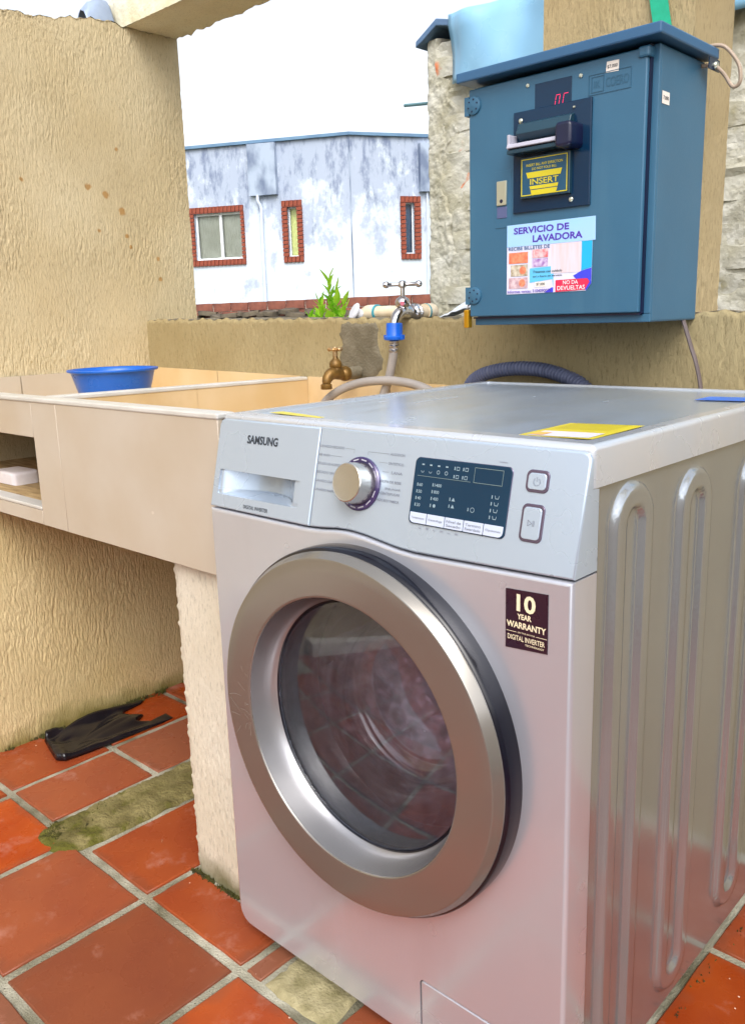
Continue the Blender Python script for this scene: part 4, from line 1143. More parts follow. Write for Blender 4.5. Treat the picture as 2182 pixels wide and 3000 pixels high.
# scratches on the ring
mb = MB(); rg = random.Random(5)
for k in range(14):
    th = R(rg.uniform(166, 196)); r = rg.uniform(.186, .226)
    p = Vector((CX + r * math.cos(th), 0, CZ + r * math.sin(th)))
    a = rg.uniform(0, math.pi); Ln = rg.uniform(.008, .028); cv = rg.uniform(-.0025, .0025)
    prev = None
    for s in range(6):
        tt = s / 5 - .5
        q = Vector((p.x + math.cos(a) * Ln * tt - math.sin(a) * cv * (tt * tt * 4), 0, p.z + math.sin(a) * Ln * tt + math.cos(a) * cv * (tt * tt * 4)))
        rr = math.hypot(q.x - CX, q.z - CZ)
        if rr > .229 or rr < .184: prev = None; continue
        if prev is not None:
            d = (q - prev).normalized() * .00011; n_ = Vector((-d.z, 0, d.x))
            mb.add([(w.x, -.0419, w.z) for w in (prev + n_, prev - n_, q - n_, q + n_)], [(0, 1, 2, 3)])
        prev = q
mb.build('scratches', M('scratch', lin(176, 170, 162), .6), door, recalc=False)
# warranty sticker
st = flat('warranty_sticker', [(.5190, .6285), (.5715, .6320), (.5715, .6975), (.5190, .6950)], mpF, m_stick_black, wm, eps=.0006)
for s, x, z, w, h in (('10', .5330, .6720, .0235, .0195), ('YEAR', .5340, .6635, .0175, .0062), ('WARRANTY', .5205, .6530, .0490, .0072), ('DIGITAL INVERTER', .5220, .6390, .0460, .0058), ('TECHNOLOGY', .5440, .6350, .0235, .0022), ('ON THE MOTOR', .5345, .6477, .0215, .0016)):
    letter('lettering', s, x, z, w, h, mpF, m_cream, st, eps=.0010, bold=.03 if h > .006 else .01)
for a, b in ((.5205, .5330), (.5575, .5705)): flat('rule', quadpoly(a, b, .6481, .6486), mpF, m_cream, st, eps=.0010)

# ================================================================== COIN BOX
cb = thing('payment_box', (.23, .65, .96), 'blue steel pay box with bill slot hung on the stucco column', 'pay box')
YD = .553
mb = MB(); mb.box(.063, .397, .571, .7405, .960, 1.3595); mb.build('body', m_box, cb, bevel=.003)
mb = MB(); mb.box(.0625, .3972, .5675, .5715, .9605, .973); mb.box(.386, .3972, .5675, .5715, .9735, 1.3585); mb.build('frame', m_box, cb, bevel=.001)
mpB = lambda u, v, d: (u, YD + d, v)
mb = MB(); plate(mb, rrect(.061, .3845, .9755, 1.3535, .002, 3), mpB, .018, r=.002, seg=3, back=True)
bd = mb.build('door', m_box, cb, smooth=True, angle=40)
mb = MB(); mb.box(.048, .414, .533, .7400, 1.3622, 1.3785); mb.build('roof', m_boxroof, cb, bevel=.0025)
mb = MB(); mb.box(.3840, .3870, .5600, .5712, .9735, 1.3585); mb.box(.0640, .3840, .5600, .5673, .9715, .9745); mb.build('door_gap_shade', m_navy, cb)  # dark strips draw the shade in the door's side and bottom gaps
mb = MB(); mb.box(.371, .389, .549, .571, 1.340, 1.3555); mb.build('bracket', m_box, cb, bevel=.003)
mb = MB(); mb.box(.4135, .4150, .700, .7395, 1.343, 1.3605); tb = mb.build('bracket', m_acr, cb)
mb = MB(); mb.lathe([(0, .004), (.005, .0035), (.006, .001), (.006, 0)], (.415, .7235, 1.351), (1, 0, 0), 16); mb.build('rivet', m_zinc, cb, smooth=True)
for z in (1.327, 1.012):
    mb = MB(); mb.lathe([(.0150, 0), (.0145, .003), (.0115, .0042), (0, .0045)], (.0715, YD, z), (0, -1, 0), 28)
    mb.box(.0535, .0625, .550, .568, z - .015, z + .015)
    hg = mb.build('hinge', m_box, cb, smooth=True, angle=30)
    mb = MB()
    for k in range(6):
        a = R(60 * k + 20); mb.lathe([(0, .0050), (.0014, .0049), (.0016, .0040)], (.0715 + .0095 * math.cos(a), YD, z + .0095 * math.sin(a)), (0, -1, 0), 8)
    mb.build('hinge_holes', m_navy, hg)
def screw(x, z, y=YD, r=.0032, par=cb):
    mb = MB(); mb.lathe([(0, .0026), (r * .7, .0024), (r, .0012), (r, 0)], (x, y, z), (0, -1, 0), 14)
    return mb.build('screw', m_zinc, par, smooth=True)
screw(.1796, 1.3389); screw(.2759, 1.3353)
# display window
mb = MB(); plate(mb, quadpoly(.1935, .2602, 1.290, 1.3382), lambda u, v, d: (u, YD - .0012 + d, v), .0012, r=.0004, seg=1)
dw = mb.build('display_window', m_acr, cb)
def seg7(x, z, on):
    w, h, tt = .0085, .0170, .0014; sl = .18
    S = {'a': (0, w, h - tt, h), 'b': (w - tt, w, h / 2, h - tt), 'f': (0, tt, h / 2, h - tt), 'e': (0, tt, tt, h / 2), 'c': (w - tt, w, tt, h / 2), 'g': (0, w, h / 2 - tt / 2, h / 2 + tt / 2)}
    for k in on:
        a, b, c, d = S[k]; g = .0004
        flat('segment', [(x + p + sl * q, z + q) for p, q in quadpoly(a + g, b - g, c + g, d - g)], mpB, m_led, dw, eps=.0017)
seg7(.2300, 1.2985, 'abfec'); seg7(.2440, 1.2985, 'afe')
# bill acceptor
mb = MB(); plate(mb, quadpoly(.1550, .2975, 1.1432, 1.3008), lambda u, v, d: (u, .5485 + d, v), .0045, r=.0008, seg=1)
ba = mb.build('bill_acceptor', m_acr, cb)
mpA = lambda y0: (lambda u, v, d: (u, y0 + d, v))
mb = MB(); mb.add([(.1690, .5485, 1.2830), (.2680, .5485, 1.2830), (.2680, .540, 1.2800), (.1690, .540, 1.2800), (.1690, .5335, 1.2640), (.2680, .5335, 1.2640), (.2680, .545, 1.2560), (.1690, .545, 1.2560), (.2680, .5484, 1.2560), (.1690, .5484, 1.2560)],
                  [(0, 1, 2, 3), (3, 2, 5, 4), (4, 5, 6, 7), (7, 6, 8, 9), (0, 3, 4, 7, 9), (1, 2, 5, 6, 8)])
mb.build('slot_hood', m_teal, ba, bevel=.0012)
mb = MB(); mb.add([(.1590, .5485, 1.2520), (.2560, .5485, 1.2520), (.2560, .523, 1.2485), (.1590, .523, 1.2485), (.1590, .521, 1.2420), (.2560, .521, 1.2420), (.2560, .5485, 1.2400), (.1590, .5485, 1.2400)],
                  [(0, 1, 2, 3), (3, 2, 5, 4), (4, 5, 6, 7), (0, 3, 4, 7), (1, 2, 5, 6)])
mb.box(.1580, .1630, .525, .5485, 1.2405, 1.2640)
mb.build('bill_chute', m_chute, ba, bevel=.0015)
mb = MB(); mb.box(.1585, .2570, .524, .5485, 1.2335, 1.2398); mb.build('chute_base', m_teal, ba, bevel=.001)
mb = MB(); plate(mb, rrect(.2545, .2840, 1.2290, 1.2660, .007, 4), mpA(.512), .0365, r=.005, seg=4); mb.build('slot_cheek', m_navy, ba, smooth=True, angle=40)
mb = MB(); plate(mb, quadpoly(.1740, .2660, 1.1640, 1.2280), mpA(.541), .0075, r=.001, seg=1); mb.build('label_base', m_teal, ba)
yl = mpA(.541)
lb = flat('insert_label', quadpoly(.1765, .2625, 1.1675, 1.2245), yl, M('label_teal', lin(24, 78, 108), .4), ba, eps=.0004)
mb = MB()
for (a, b, c, d) in ((.1765, .2625, 1.1675, 1.1690), (.1765, .2625, 1.2230, 1.2245), (.1765, .1781, 1.169, 1.223), (.2609, .2625, 1.169, 1.223)):
    mb.add([yl(p, q, -.0008) for p, q in quadpoly(a, b, c, d)], [(0, 1, 2, 3)])
def trap(z0, z1): 
    w = lambda z: .0235 + (z - 1.170) * .30
    return [(.2195 - w(z0), z0), (.2195 + w(z0), z0), (.2195 + w(z1), z1), (.2195 - w(z1), z1)]
for z0, z1 in ((1.1690, 1.1755), (1.1768, 1.1820), (1.1945, 1.2035)): mb.add([yl(p, q, -.0008) for p, q in trap(z0, z1)], [(0, 1, 2, 3)])
mb.build('label_border', m_yellow, lb, recalc=False)
letter('lettering', 'INSERT', .1935, 1.1838, .0530, .0092, yl, m_yellow, lb, eps=.0008)
letter('lettering', 'INSERT BILL ANY DIRECTION', .1860, 1.2125, .0680, .0040, yl, m_yellow, lb, eps=.0008)
letter('lettering', 'DO NOT FOLD BILL', .1970, 1.2065, .0460, .0036, yl, m_yellow, lb, eps=.0008)
screw(.1695, 1.2865, .5485, .0038, ba); screw(.2655, 1.1545, .5485, .0038, ba); screw(.268, 1.2910, .5485, .0020, ba)
# lock
mb = MB(); plate(mb, quadpoly(.1165, .1485, 1.1225, 1.2145), lambda u, v, d: (u, YD - .0008 + d, v), .0008, r=.0003, seg=1); lk = mb.build('lock_plate', m_box, cb)
mb = MB(); plate(mb, rrect(.1205, .1405, 1.1590, 1.1985, .001, 2), lambda u, v, d: (u, YD - .0035 + d, v), .0027, r=.001, seg=2); mb.build('lock_handle', m_zinc, lk, smooth=True)
mb = MB(); plate(mb, rrect(.1205, .1405, 1.1385, 1.1570, .001, 2), lambda u, v, d: (u, YD - .0018 + d, v), .0012, r=.0005, seg=1); mb.build('lock_window', M('lock_grey', lin(84, 92, 132), .4), lk)
mb = MB(); mb.lathe([(0, .0045), (.0026, .0043), (.0032, .0035)], (.1305, YD, 1.166), (0, -1, 0), 14); mb.build('keyhole', m_navy, lk)
# embossed maker's plate
em = M('enamel_emboss', lin(42, 88, 116), .38)
mb = MB()
for (a, b, c, d) in ((.2895, .3600, 1.3030, 1.3040), (.2895, .3600, 1.3315, 1.3325), (.2895, .2905, 1.304, 1.3315), (.3590, .36, 1.304, 1.3315), (.3145, .3152, 1.306, 1.3295), (.2945, .3140, 1.3065, 1.3072), (.2945, .3140, 1.328, 1.3287), (.2945, .2952, 1.3072, 1.328)):
    mb.box(a, b, YD - .0008, YD, c, d)
ep = mb.build('embossed_plate', em, cb)
letter('lettering', 'COERO', .3185, 1.3105, .0380, .0140, mpB, em, ep, eps=.0006); letter('lettering', 'IK', .2985, 1.3125, .0110, .0100, mpB, em, ep, eps=.0006)
pl = flat('price_label', [(.3180, 1.3310), (.3395, 1.3300), (.3395, 1.3455), (.3195, 1.3460)], mpB, m_label, cb, eps=.0005)
letter('lettering', '$7.000', .3205, 1.3355, .0170, .0055, mpB, m_ink, pl, eps=.0009)
mpS = lambda u, v, d: (.3972 - d, u, v)
pl2 = flat('price_label', [(.578, 1.2785), (.603, 1.2785), (.603, 1.2960), (.578, 1.2960)], mpS, m_label, cb, eps=.0005)
letter('lettering', '7.000', .5815, 1.2845, .018, .0055, mpS, m_ink, pl2, eps=.0009)
# poster
po = flat('poster', [(.1405, 1.0115), (.2935, 1.0120), (.3030, 1.0230), (.3035, 1.0900), (.1410, 1.0900)], mpB, m_paperpink, cb, eps=.0006)
flat('poster_header', [(.1410, 1.0895), (.3088, 1.0897), (.3082, 1.1260), (.1412, 1.1252)], mpB, m_paperblue, po, eps=.0010)
letter('lettering', 'SERVICIO DE', .1550, 1.1095, .1060, .0108, mpB, m_violet, po, eps=.0014, bold=.03)
letter('lettering', 'LAVADORA', .1925, 1.0945, .0930, .0112, mpB, m_violet, po, eps=.0014, bold=.03)
letter('lettering', 'RECIBE BILLETES DE', .1445, 1.0835, .0810, .0056, mpB, M('poster_teal_ink', lin(16, 84, 140), .5), po, eps=.0014)
flat('poster_band', [(.2845, 1.0893), (.3033, 1.0893), (.3030, 1.0480), (.2845, 1.0440)], mpB, m_cyan, po, eps=.0009)
flat('poster_band', [(.2845, 1.0435), (.3030, 1.0475), (.3030, 1.0230), (.2940, 1.0125), (.270, 1.0365)], mpB, m_royal, po, eps=.0011)
flat('poster_band', [(.2160, 1.0120), (.2330, 1.0120), (.2330, 1.0200), (.2290, 1.0195)], mpB, m_royal, po, eps=.0011)
flat('poster_band', [(.1870, 1.0290), (.2310, 1.0330), (.2330, 1.0180), (.2330, 1.0540), (.1870, 1.0525)], mpB, M('poster_sky', lin(96, 190, 236), .5), po, eps=.0009)
flat('receipt_picture', quadpoly(.2280, .2835, 1.0420, 1.0885), mpB, m_receipt, po, eps=.0010)
for (x0, x1, z0, z1, mt) in ((.1450, .1835, 1.0620, 1.0800, m_note1), (.1490, .1830, 1.0410, 1.0595, m_note2), (.1450, .1830, 1.0205, 1.0385, m_note3), (.1920, .2225, 1.0690, 1.0825, m_note4), (.1920, .2220, 1.0545, 1.0675, m_note5)):
    flat('banknote_picture', quadpoly(x0, x1, z0, z1), mpB, mt, po, eps=.0012)
    flat('banknote_portrait', circ(x0 + (x1 - x0) * .72, (z0 + z1) / 2, (z1 - z0) * .36, 14), mpB, m_note2 if mt is m_note1 else m_note1, po, eps=.0015) if mt in (m_note2, m_note3) else None
rl = flat('poster_red_tag', [(.2375, 1.0120), (.2920, 1.0135), (.3000, 1.0260), (.2960, 1.0315), (.2375, 1.0310)], mpB, m_red, po, eps=.0014)
letter('lettering', 'NO DA', .2515, 1.0235, .0280, .0062, mpB, m_white, po, eps=.0018)
letter('lettering', 'DEVUELTAS', .2410, 1.0145, .0510, .0068, mpB, m_white, po, eps=.0018)
letter('lettering', 'Tratamos con cuidado', .1930, 1.0445, .0560, .0040, mpB, m_ink, po, eps=.0014, slant=.25)
letter('lettering', 'sol y fuera de servicio', .1930, 1.0365, .0560, .0040, mpB, m_ink, po, eps=.0014, slant=.25)
flat('price_label', quadpoly(.1975, .2200, 1.0215, 1.0300), mpB, m_label, po, eps=.0012)
letter('lettering', '$7.000', .2005, 1.0235, .0165, .0048, mpB, m_ink, po, eps=.0016)
letter('lettering', 'Informes ventas: 3104090075', .1430, 1.0130, .0860, .0050, mpB, m_violet, po, eps=.0016)
# brass padlock at the lower corner
t = thing('padlock', (.058, .56, .955), 'small brass padlock at the lower corner of the blue pay box', 'padlock')
mb = MB(); mb.box(.0495, .0600, .549, .562, .9560, .9880); mb.build('lock_body', m_brassl, t, bevel=.002)
mb = MB(); mb.tube([(.0547, .5555, .986), (.0547, .5555, .994), (.058, .5605, .999), (.0605, .566, .994), (.0605, .566, .986)], .0016, 8, 4); mb.build('shackle', m_chrome, t, smooth=True)

# cables and strap
mb = MB(); mb.tube([(.392, .716, 1.352), (.404, .715, 1.3515), (.4145, .722, 1.350), (.426, .730, 1.338), (.4375, .735, 1.3195), (.446, .736, 1.318), (.451, .735, 1.326), (.448, .735, 1.346), (.437, .735, 1.364), (.424, .733, 1.378), (.410, .731, 1.3825), (.39, .730, 1.3815), (.36, .730, 1.3805)], .0030, 10, 8)
tag(mb.build('beige_cable', m_cableb, smooth=True), 'beige cable looping out from the side of the blue pay box', 'cable')
mb = MB(); mb.tube([(.392, .700, .962), (.397, .700, .950), (.409, .701, .915), (.418, .702, .890), (.427, .704, .850), (.432, .706, .80), (.432, .708, .60), (.43, .71, .3)], .0048, 10, 8, squash=(1, .7))
tag(mb.build('power_cable', m_cable, smooth=True), 'dark grey flat cable dropping from the pay box behind the machine', 'cable')
mb = MB()
pts = [(.300, .7345, 1.60), (.304, .7335, 1.52), (.312, .7325, 1.47), (.321, .731, 1.43), (.331, .727, 1.395), (.336, .722, 1.3815), (.338, .70, 1.3805)]
P = smooth_path(pts, 6)
vs = []
for i, q in enumerate(P):
    vs += [(q.x - .0155, q.y, q.z), (q.x + .0155, q.y - .001, q.z - .003), (q.x + .0155, q.y + .001, q.z - .003), (q.x - .0155, q.y + .002, q.z)]
fs = []
for i in range(len(P) - 1):
    for k in range(4): fs.append((i * 4 + k, i * 4 + (k + 1) % 4, (i + 1) * 4 + (k + 1) % 4, (i + 1) * 4 + k))
mb.add(vs, fs)
tag(mb.build('green_strap', m_strap, smooth=True), 'teal green woven strap running up the column from the pay box roof', 'strap')

# ================================================================== TAPS, PIPES, HOSES
# brass tap on the wall above the basin
t = thing('brass_tap', (-.40, .735, .855), 'old brass garden tap with round handle over the sink basin', 'tap')
mb = MB(); mb.lathe([(0, 0), (.0165, 0), (.0165, .045), (.0150, .047), (0, .047)], (-.40, .7385, .855), (0, -1, -.02), 24); mb.build('pipe_stub', m_cement, t, smooth=True)
mb = MB()
mb.lathe([(.0125, 0), (.0190, .002), (.0200, .008), (.0190, .016), (.0150, .018), (.0115, .021), (.0110, .030)], (-.40, .694, .8545), (0, -1, 0), 24)
mb.tube([(-.40, .668, .8545), (-.40, .652, .857), (-.40, .640, .858), (-.40, .628, .853), (-.40, .619, .842), (-.40, .616, .832)], .0125, 18, 6, rfun=lambda s: .0150 - .0050 * s + .003 * math.sin(math.pi * s))
mb.lathe([(.0115, .014), (.0145, .012), (.0150, .002), (.0138, 0), (.010, 0)], (-.40, .616, .819), (0, 0, 1), 20)
mb.lathe([(.0150, 0), (.0155, .010), (.0135, .014), (.0165, .018), (.0165, .025), (.0145, .030), (.009, .037), (.0065, .040), (.0060, .048)], (-.40, .652, .857), (0, 0, 1), 22)
mb.build('body', m_brass, t, smooth=True, angle=50)
mb = MB(); mb.lathe([(0, 0), (.0062, 0), (.0066, .006), (.0060, .020), (0, .020)], (-.40, .652, .900), (0, 0, 1), 14)
for k in range(6):
    a = R(60 * k); mb.lathe([(0, -.0055), (.0045, -.0040), (.0065, 0), (.0045, .0040), (0, .0055)], (-.40 + .0145 * math.cos(a), .652 + .0145 * math.sin(a), .919), (0, 0, 1), 10)
mb.lathe([(.0165, -.003), (.0190, 0), (.0165, .003), (.0130, 0), (.0165, -.003)], (-.40, .652, .919), (0, 0, 1), 24)
mb.box(-.415, -.385, .650, .654, .9175, .9205); mb.box(-.402, -.398, .637, .667, .9175, .9205)
mb.lathe([(0, .006), (.004, .005), (.006, 0), (.006, -.003)], (-.40, .652, .920), (0, 0, 1), 12)
mb.build('handwheel', M('brass_worn', lin(206, 186, 150), .3, metal=.8, col2=lin(170, 126, 70), vs=60), t, smooth=True, angle=50)

t.scale = (.88, .88, .88)
# PVC supply pipe lying on the low wall
t = thing('water_pipe', (-.35, .83, .97), 'cream plastic water pipe with elbows on top of the low wall', 'pipe')
mb = MB(); mb.tube([(-.425, .830, .9905), (-.27, .830, .9885)], .0150, 20, 1); mb.build('pipe', m_pvc, t, smooth=True, angle=50)
mb = MB(); mb.tube([(-.4625, .830, .955), (-.4625, .830, .972), (-.4600, .830, .983), (-.452, .830, .9895), (-.440, .830, .9907), (-.423, .830, .9907)], .0182, 20, 5); mb.build('elbow', m_pvc, t, smooth=True, angle=50)
mb = MB(); mb.lathe([(.0152, 0), (.0186, 0), (.0186, .005), (.0152, .005)], (-.4235, .830, .9907), (1, 0, 0), 24); mb.build('glue_ring', m_pvcblue, t, smooth=True)
mb = MB(); mb.tube([(-.275, .830, .9885), (-.262, .830, .9885), (-.253, .827, .9885), (-.250, .818, .988), (-.250, .80, .988)], .0182, 20, 5); mb.build('elbow', m_pvc, t, smooth=True, angle=50)
mb = MB(); mb.lathe([(.0152, 0), (.0188, 0), (.0188, .004), (.0152, .004)], (-.25, .806, .988), (0, -1, 0), 24); mb.build('glue_ring', m_pvcblue, t, smooth=True)
mb = MB(); mb.tube([(-.25, .803, .988), (-.25, .776, .987)], .0160, 20, 1); mb.build('pipe', m_pvc, t, smooth=True, angle=50)
# steel tap
t = thing('steel_tap', (-.25, .73, .985), 'chromed tap with cross handle feeding the blue hose connector', 'tap')
mb = MB()
mb.lathe([(.010, 0), (.0185, 0), (.0190, .004), (.0165, .006), (.0165, .010), (.0190, .012), (.0190, .017), (.0150, .019), (.0125, .028), (.0120, .045)], (-.25, .776, .987), (0, -1, 0), 26)
mb.tube([(-.25, .742, .988), (-.25, .728, .989), (-.25, .716, .986), (-.25, .706, .978), (-.25, .700, .968), (-.25, .698, .960)], .012, 18, 6, rfun=lambda s: .0145 - .0035 * s)
mb.lathe([(.0135, 0), (.0135, .010), (.0120, .014), (.0165, .018), (.0165, .026), (.0140, .032), (.0075, .036), (.0052, .038)], (-.25, .727, .985), (0, 0, 1), 24)
mb.build('body', m_chrome, t, smooth=True, angle=50)
mb = MB(); mb.lathe([(.0052, 0), (.0050, .022), (.0085, .024), (.0090, .032), (.006, .037), (0, .038)], (-.25, .727, 1.018), (0, 0, 1), 18)
dx = Vector((.80, .60, 0))
for s in (-1, 1):
    mb.lathe([(0, .0435), (.0050, .042), (.0075, .036), (.0065, .031), (.0042, .029), (.0040, .010), (.0055, .004)], (-.25, .727, 1.0475), tuple(dx * s), 16)
mb.build('cross_handle', m_chrome, t, smooth=True, angle=50)
mb = MB(); mb.lathe([(0, .0172), (.0045, .0172), (.005, .0165)], (-.25, .727, 1.007), (.6, -.8, 0), 14); mb.build('red_mark', M('faded_red', lin(190, 100, 120), .4), t)

# inlet hose with blue connector
t = thing('inlet_hose', (-.25, .69, .62), 'grey inlet hose with blue connector arching over to the machine', 'hose')
mb = MB(); mb.lathe([(.010, .036), (.0170, .036), (.0180, .032), (.0180, .008), (.0190, .006), (.0190, .001), (.0165, -.001), (.010, -.001)], (-.25, .6965, .930), (0, .04, 1), 28)
mb.box(-.277, -.2235, .6925, .7005, .9310, .9410)
mb.lathe([(.0205, 0), (.0215, .002), (.0215, .007), (.0195, .009)], (-.25, .6965, .930), (0, 0, 1), 10)
mb.build('connector', m_bluenut, t, smooth=True, angle=40)
mb = MB()
for k in range(3): mb.lathe([(.0100, 0), (.0118, .002), (.0118, .005), (.0100, .007)], (-.2505 - .0006 * k, .6962, .9225 - .0095 * k), (0, 0, 1), 20)
mb.build('clamp', m_chrome, t, smooth=True, angle=40)
mb = MB(); mb.tube([(-.25, .6964, .930), (-.252, .696, .905), (-.258, .696, .880), (-.268, .697, .850), (-.285, .698, .815), (-.315, .694, .765), (-.36, .67, .72), (-.415, .655, .715), (-.444, .650, .745), (-.437, .655, .785), (-.400, .664, .815), (-.345, .675, .8345), (-.285, .684, .8420), (-.23, .689, .8410), (-.175, .692, .832), (-.12, .694, .810), (-.08, .697, .78), (-.045, .699, .758), (.0, .700, .735), (.04, .700, .70)], .0098, 14, 8)
mb.build('hose', m_hose, t, smooth=True, angle=180)
# corrugated drain hose
path = [(-.075, .704, .73), (-.068, .706, .80), (-.052, .706, .838), (-.025, .706, .858), (.02, .706, .8695), (.07, .706, .8740), (.12, .706, .8715), (.165, .706, .861), (.205, .706, .844), (.235, .706, .81), (.25, .706, .76), (.25, .706, .60)]
n = 11 * 26
mb = MB(); mb.tube(path, .0118, 16, 26, rfun=lambda s: .0128 + .0014 * (1 if (s * n) % 4.0 < 2.0 else -1))
tag(mb.build('drain_hose', m_drain, smooth=True, angle=30), 'dark ribbed drain hose arching behind the washing machine', 'hose')
# round plastic cap leaning by the elbow
t = thing('pipe_cap', (-.475, .80, .99), 'round grey white plastic cap leaning beside the pipe elbow', 'cap')
mb = MB(); mb.lathe([(0, .004), (.019, .004), (.0225, .001), (.0225, -.003), (.020, -.004), (0, -.002)], (-.470, .800, .9935), (-.42, -.80, .42), 30); mb.build('disc', m_disc, t, smooth=True, angle=40)
mb = MB(); mb.lathe([(.0125, 0), (.0125, -.016), (.009, -.018), (0, -.018)], (-.468, .8035, .9920), (-.42, -.80, .42), 24); mb.build('collar', m_disc, t, smooth=True, angle=40)

# ================================================================== SMALL THINGS
t = thing('washbasin_bowl', (-.925, .40, .7855), 'round bright blue plastic bowl standing in the shallow sink tray', 'bowl')
mb = MB(); mb.lathe([(0, .003), (.075, .003), (.0765, .0), (.0785, .004), (.100, .080), (.1030, .088), (.1065, .0895), (.1085, .0885), (.1085, .086), (.1060, .0845)], (-.925, .405, .7855), (0, 0, 1), 64)
mb.lathe([(.1060, .0890), (.1000, .086), (.0975, .079), (.0770, .007), (0, .006)], (-.925, .405, .7855), (0, 0, 1), 64)
mb.build('bowl', m_basin, t, smooth=True, angle=50)
mb = MB(); mb.lathe([(.1062, .0838), (.1085, .0838), (.1100, .0865), (.1092, .0893), (.1060, .0897)], (-.925, .405, .7855), (0, 0, 1), 64)
mb.build('rim', m_basin, t, smooth=True, angle=60)

mb = MB()
mb.grid(lambda u, v: (0, 0, 0), 1, 1); mb = MB()
plate(mb, rrect(-.985, -.873, .10, .165, .012, 4), lambda u, v, d: (u, v, .660 - d + .002 * math.sin(u * 90)), .0275, r=.006, seg=4, back=True)
tag(mb.build('soap_bar', m_soap, smooth=True, angle=50), 'white soap block lying on the shelf under the sink', 'soap')

# black bag on the floor
out = [(-.883, .102), (-.891, .121), (-.876, .153), (-.889, .219), (-.898, .270), (-.900, .326), (-.903, .377), (-.893, .384), (-.880, .366), (-.872, .315), (-.851, .293), (-.817, .335), (-.792, .300), (-.775, .328), (-.782, .378), (-.746, .376), (-.742, .342), (-.744, .249), (-.747, .149), (-.754, .088), (-.773, .075), (-.806, .082)]
vs, fs = fill2d(out, [])
bm = bmesh.new(); bv = [bm.verts.new((u, v, 0)) for u, v in vs]
for f in fs: bm.faces.new([bv[i] for i in f])
for _ in range(6):
    es = [e_ for e_ in bm.edges if e_.calc_length() > .007]
    if not es: break
    bmesh.ops.subdivide_edges(bm, edges=es, cuts=1); bmesh.ops.triangulate(bm, faces=bm.faces[:])
bnd = {v for e_ in bm.edges if e_.is_boundary for v in e_.verts}
for v in bm.verts:
    x, y = v.co.x, v.co.y
    h = .004 + .014 * abs(mnoise.noise(Vector((x * 13, y * 9, 1)))) + .007 * abs(mnoise.noise(Vector((x * 30 + y * 8, y * 7 - x * 5, 4))))
    fold = math.exp(-((x + .885 + .02 * (y - .2)) / .014) ** 2) * .014 + math.exp(-((y - .09) / .02) ** 2) * .008
    wl = min(max((.40 - y) / .1, .35), 1)
    v.co.z = (h + fold) * wl if v not in bnd else .0022
me = bpy.data.meshes.new('plastic_bag'); bm.to_mesh(me); bm.free(); me.polygons.foreach_set('use_smooth', [True] * len(me.polygons)); me.materials.append(m_bag)
bag = link(bpy.data.objects.new('plastic_bag', me))
tag(bag, 'torn black plastic bag lying flat on the floor under the sink', 'bag')
so = bag.modifiers.new('s', 'SOLIDIFY'); so.thickness = .0007; so.offset = 1

# white plastic scrap on the wall top, behind the box
mb = MB()
def scrap(u, v):
    x = -.250 + .10 * u; y = .838 + .05 * v
    z = .9745 + .062 * max(0, (u - .12)) ** .9 * (1 - abs(v - .55) * 1.1) + .004 * mnoise.noise(Vector((u * 7, v * 5, 2)))
    return (x + .006 * mnoise.noise(Vector((u * 5, v * 9, 5))), y, z)
mb.grid(scrap, 26, 14)
o = mb.build('plastic_scrap', m_sheet, smooth=True); s_ = o.modifiers.new('s', 'SOLIDIFY'); s_.thickness = .001
tag(o, 'crumpled white plastic scrap on the low wall beside the pay box', 'plastic scrap')
# metal flashing on the tall wall
mb = MB()
mb.grid(lambda u, v: (-1.375 + .07 * v, .655 + .085 * u, 1.785 + .085 * (1 - (2 * v - 1) ** 2) * (.55 + .45 * math.sin(u * 2.2)) + .006 * mnoise.noise(Vector((u * 6, v * 6, 3)))), 16, 12)
o = mb.build('flashing_sheet', M('zinc_sheet', lin(150, 166, 192), .45, metal=.3, col2=lin(128, 142, 168), vs=10), smooth=True); s_ = o.modifiers.new('s', 'SOLIDIFY'); s_.thickness = .002
tag(o, 'bent pale blue metal sheet on top of the tall stucco wall', 'metal sheet')

# ================================================================== RUBBLE WALL BEYOND
t = thing('rubble_wall', (.2, 2.0, GROUND_Z), 'crumbling whitewashed brick wall beyond the low wall under a blue tarp', 'wall')
mb = MB(); mb.box(-1.118, 1.9, 1.925, 2.10, GROUND_Z, 1.925)
mb.grid(lambda u, v: (-1.115 + 2.2 * u, 1.900 + .014 * mnoise.noise(Vector((u * 26, v * 20, 3))) + .012 * mnoise.noise(Vector((u * 90, v * 70, 5))), .5 + 1.42 * v), 150, 110)
mb.build('wall_core', m_mortar, t, smooth=True, angle=40)
def rough_block(l, d, h, seed, amp=.12, rnd=.07, cuts=1):
    bm = bmesh.new(); bmesh.ops.create_cube(bm, size=1.0)
    for v in bm.verts: v.co.x *= l; v.co.y *= d; v.co.z *= h
    bmesh.ops.subdivide_edges(bm, edges=bm.edges[:], cuts=cuts, use_grid_fill=True)
    for v in bm.verts:
        q = v.co * 22 + Vector((seed * 3.1, seed, 0))
        v.co += Vector((mnoise.noise(q), mnoise.noise(q + Vector((9, 0, 0))), mnoise.noise(q + Vector((0, 9, 0))))) * h * amp
        e_ = (abs(v.co.x) > l * .4) + (abs(v.co.z) > h * .4)
        if e_ and v.co.y < 0: v.co.y += h * rnd * e_
    me = bpy.data.meshes.new('brick'); bm.to_mesh(me); bm.free()
    me.polygons.foreach_set('use_smooth', [True] * len(me.polygons)); me.set_sharp_from_angle(angle=R(40)); return me
blocks = []
for k in range(7):
    me = rough_block(.165 + .02 * (k % 3), .05, .062, k, .16, .03, 2); me.materials.append(m_stone); blocks.append((me, .165 + .02 * (k % 3)))
rg = random.Random(4)
row = 0; z = .62
